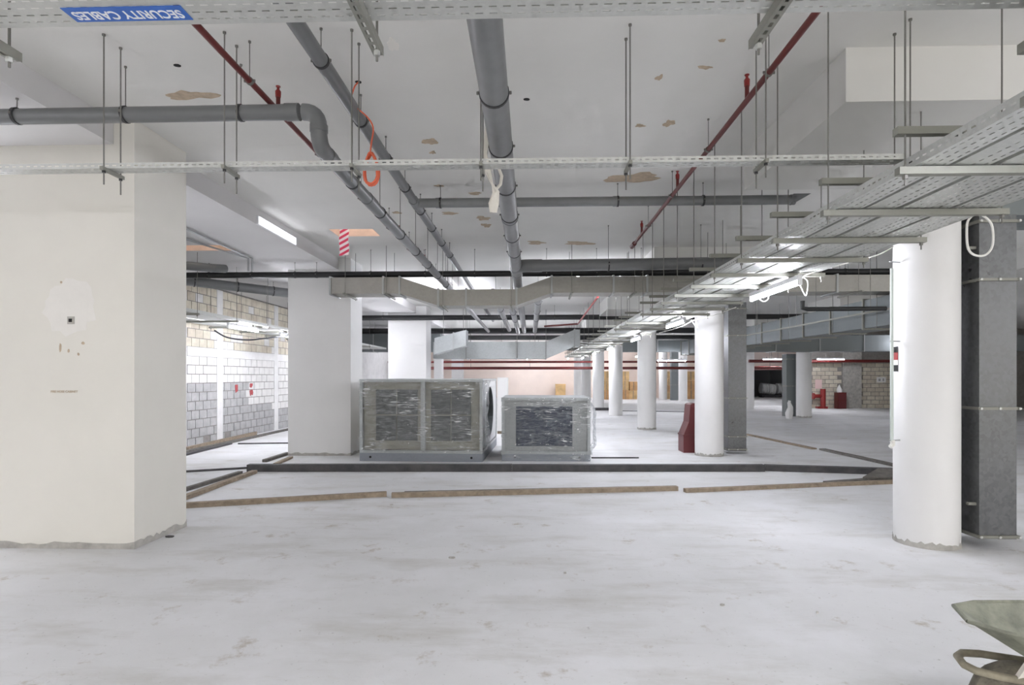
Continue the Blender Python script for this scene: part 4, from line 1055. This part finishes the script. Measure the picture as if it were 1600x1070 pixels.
# ------------------------------------------------------------------ far things
M_box = mat('brown_box', (0.56, 0.33, 0.15), 0.85, var=0.25, scale=2.5)
M_box2 = mat('tan_box', (0.62, 0.42, 0.20), 0.85, var=0.25, scale=2.5)
k = 0
for (p0, p1, dd, n, nm) in ((944,952,38.5,3,'beside the fifth column'),(971,983,39,3,'behind the fourth column'),(984,996,39,2,'next to the bright column'),(1040,1049,39.5,4,'by the far riser duct'),(1072,1088,39.5,3,'behind the red barrier column')):
    x0, y = W(p0, dd); x1, _ = W(p1, dd); z = 0.0; hh = (1.9 if n > 2 else 1.2)/n
    for i in range(n):
        w = (x1-x0); dx = random.uniform(-.03,.03)
        b = thing('packing_box', f'{("lowest","second","third","topmost")[i] if n > 3 else ("lowest","middle","topmost")[i] if n == 3 else ("lower","upper")[i]} brown box of the stack {nm}', 'box', (x0, y, z), 'brown packing boxes in the distance')
        MB().box(x0+dx, x1+dx, y, y+.8, z, z+hh-.01).build('carton', random.choice((M_box, M_box2)), b)
        MB().box(x0+dx+w*.45, x0+dx+w*.55, y-.004, y, z+.02, z+hh-.03).build('tape_strip', M_wood, b)
        z += hh
bx, by = W(876, 41); b = thing('packing_box', 'low tan box lying against the peach wall', 'box', (bx, by, 0))
MB().box(bx-.35, bx+.35, by, by+.6, 0, 1.0).build('carton', M_box2, b); MB().box(bx-.36, bx+.36, by-.01, by+.61, .88, 1.01).build('lid', M_box2, b)
x0, y = W(777, 15.5); x1, _ = W(793, 15.5)
b = thing('wrapped_crate', 'bright white wrapped crate just behind the larger unit', 'crate', (x0, y, 0))
MB().box(x0, x1, y, y+.6, .08, 1.52).build('crate_body', M_white, b)
for yy in (y+.05, y+.45): MB().box(x0, x1, yy, yy+.1, 0, .08).build('skid', M_wood, b)
# corrugated rolls in the alcove
for k, (px, py, lab) in enumerate(((1199, 606, 'white corrugated duct roll lying in the alcove, nearer the pale column'), (1224, 607, 'white corrugated duct roll in the alcove, beside the dull riser'))):
    x, y, z = at(px, py, 43.0); t = thing('duct_roll', lab, 'roll', (x, y, z-.5), 'corrugated rolls in the alcove')
    rs = []; pp = []
    for i in range(25): pp.append((x-.5+i/24.0, y, z+.0-.12*(i/24) if k == 0 else z)); rs.append(0.40 if i % 4 < 2 else 0.34)
    MB().tube(pp, rs, 16).build('corrugated_sleeve', mat('roll_white', (.8,.8,.78), .6), t, True)
t = thing('roll_stand', 'dark low stand under the corrugated rolls', 'stand', at(1208, 620, 43.2))
x0, y, _ = at(1188, 620, 43); x1, _, _ = at(1232, 620, 43)
MB().box(x0, x1, y-.4, y+.5, .08, .17).build('platform', M_dark, t)
for xx in (x0+.1, x1-.1): MB().box(xx-.06, xx+.06, y-.3, y+.4, 0, .08).build('stand_foot', M_dark, t)
# red pump set and cabinet at the block wall
x, y = W(1282, 27.8)
t = thing('fire_pump', 'bright red fire pump fitting beside the tan block wall', 'pump', (x, y, 0))
MB().tube([(x+.12, y, 0), (x+.12, y, .95)], .12, 14).build('standpipe', M_redb, t, True); MB().tube([(x-.35, y, .6), (x+.15, y, .6)], .09, 12).build('outlet', M_redb, t, True)
MB().tube([(x-.37, y, .6), (x-.30, y, .6)], .15, 12).build('hand_wheel', M_redb, t, True); MB().box(x-.15, x+.3, y-.1, y+.2, 0, .1).build('pump_base', M_redb, t)
MB().box(x-.1, x+.22, y+.3, y+.32, .95, 1.4).build('back_plate', mat('pinkish_plate', (.8,.6,.57), .7), t)
x, y = W(1316, 27.6)
t = thing('hose_cabinet', 'dark red cabinet in front of the grey pilaster', 'cabinet', (x, y, 0))
MB().box(x-.2, x+.2, y, y+.35, 0, .78).build('cabinet_body', M_red, t)
for z in (.06, .42): MB().box(x-.18, x+.18, y-.02, y, z, z+.3).build('cabinet_door', M_barr, t)
b = thing('white_bag', 'small white bag slumped on top of the dark red cabinet', 'bag', (x, y+.15, .78))
mb = MB().tube([(x-.04, y+.15, .78), (x-.05, y+.15, .9), (x-.07, y+.15, 1.02), (x-.06, y+.15, 1.12)], [.12, .13, .08, .03], 10); mb.build('bag_body', M_white, b, True)
MB().tube([(x-.06, y+.15, 1.11), (x-.05, y+.15, 1.16)], .035, 8).build('bag_neck', M_white, b, True)
bx, by = W(1233, 21.2)
b = thing('white_bag', 'crumpled whitish bag at the foot of the dull riser duct', 'bag', (bx, by, 0))
mb = MB().tube([(bx, by, 0), (bx, by, .2), (bx+.03, by, .42), (bx, by, .6)], [.12, .13, .09, .05], 12)
mb.v = [(p[0]+random.uniform(-.02,.02), p[1]+random.uniform(-.02,.02), p[2]) for p in mb.v]; mb.build('bag_body', M_white, b, True)
MB().tube([(bx, by, .58), (bx+.02, by, .66)], .05, 8).build('bag_neck', M_white, b, True)

# ------------------------------------------------------------------ wheelbarrow
M_bar = mat('barrow_steel', (0.22, 0.225, 0.175), 0.6, 0.2, var=0.35, scale=9, bump=.2)
M_frame = mat('barrow_frame', (0.30, 0.27, 0.2), 0.6, 0.2, var=0.3, scale=15)
M_tyre = mat('dusty_tyre', (0.17, 0.155, 0.12), 0.85, var=0.35, scale=25, bump=.4)
nx_, ny_ = W(1501, 2.5)
t = thing('wheelbarrow', 'dusty olive steel wheelbarrow with its tyre inside a bent tube frame', 'wheelbarrow', (0,0,0)); ORG[t] = (0,0,0)
rim = [(0,-.09),(0,.09),(.10,.17),(.45,.31),(.85,.31),(.85,-.31),(.45,-.31),(.10,-.17)]
bot = [(.36,-.07),(.36,.07),(.38,.10),(.48,.17),(.74,.17),(.74,-.17),(.48,-.17),(.38,-.10)]
zr = [.522,.522,.524,.525,.53,.53,.525,.524]
mb = MB(); n = len(rim)
mb.v = [(x, y, z) for (x, y), z in zip(rim, zr)]+[(x, y, .30) for x, y in bot]
for k in range(n): mb.f.append((k, (k+1) % n, n+(k+1) % n, n+k))
mb.f.append(tuple(range(n, 2*n)))
pan = mb.build('tray_pan', M_bar, t); md = pan.modifiers.new('solid', 'SOLIDIFY'); md.thickness = 0.006
MB().tube([(x, y, z) for (x, y), z in zip(rim, zr)]+[(rim[0][0], rim[0][1], zr[0])], .009, 8, False).build('rolled_rim', M_bar, pan, True)
wc = (.20, 0, .175); mb = MB()
def torus(mb, c, R0, r0, n=36, m=12, axis='y'):
    st = len(mb.v)
    for i in range(n):
        a = 2*math.pi*i/n
        for j in range(m):
            b = 2*math.pi*j/m; q = R0+r0*math.cos(b)*(1.0 if i % 2 else .955); mb.v.append((c[0]+q*math.cos(a), c[1]+r0*1.1*math.sin(b), c[2]+q*math.sin(a)))
    for i in range(n):
        for j in range(m): mb.f.append((st+i*m+j, st+((i+1) % n)*m+j, st+((i+1) % n)*m+(j+1) % m, st+i*m+(j+1) % m))
    return mb
wh = torus(MB(), wc, .125, .049).build('tyre', M_tyre, t, False)
MB().tube([(wc[0], -.03, wc[2]), (wc[0], .03, wc[2])], .10, 20).build('wheel_disc', M_frame, wh, True)
MB().tube([(wc[0], -.12, wc[2]), (wc[0], .12, wc[2])], .011, 10).build('axle', M_frame, t, True)
U = [(1.35,-.28,.52),(.85,-.16,.30),(.45,-.115,.31),(.10,-.105,.318),(.03,-.085,.318),(.0,-.04,.318),(.0,.04,.318),(.03,.085,.318),(.10,.105,.318),(.45,.115,.31),(.85,.16,.30),(1.35,.28,.52)]
MB().tube(U, .016, 12).build('tube_frame', M_frame, t, True)
for s in (-1, 1):
    MB().bar((.33, s*.108, .335), (.40, s*.10, .36), .02, .012).build('brace', M_frame, t)
    MB().bar((.20, s*.112, .318), (.20, s*.112, .16), .025, .008).build('axle_bracket', M_frame, t)
    MB().tube([(.80, s*.17, .30), (.86, s*.19, .012), (.95, s*.19, .012), (.98, s*.18, .32)], .014, 10).build('leg', M_frame, t, True)
MB().bar((.16, -.108, .32), (.215, -.09, .41), .02, .018).build('taped_brace', M_cloth, t)
t.location = (nx_, ny_, 0); t.rotation_euler = (0, 0, R(-20))
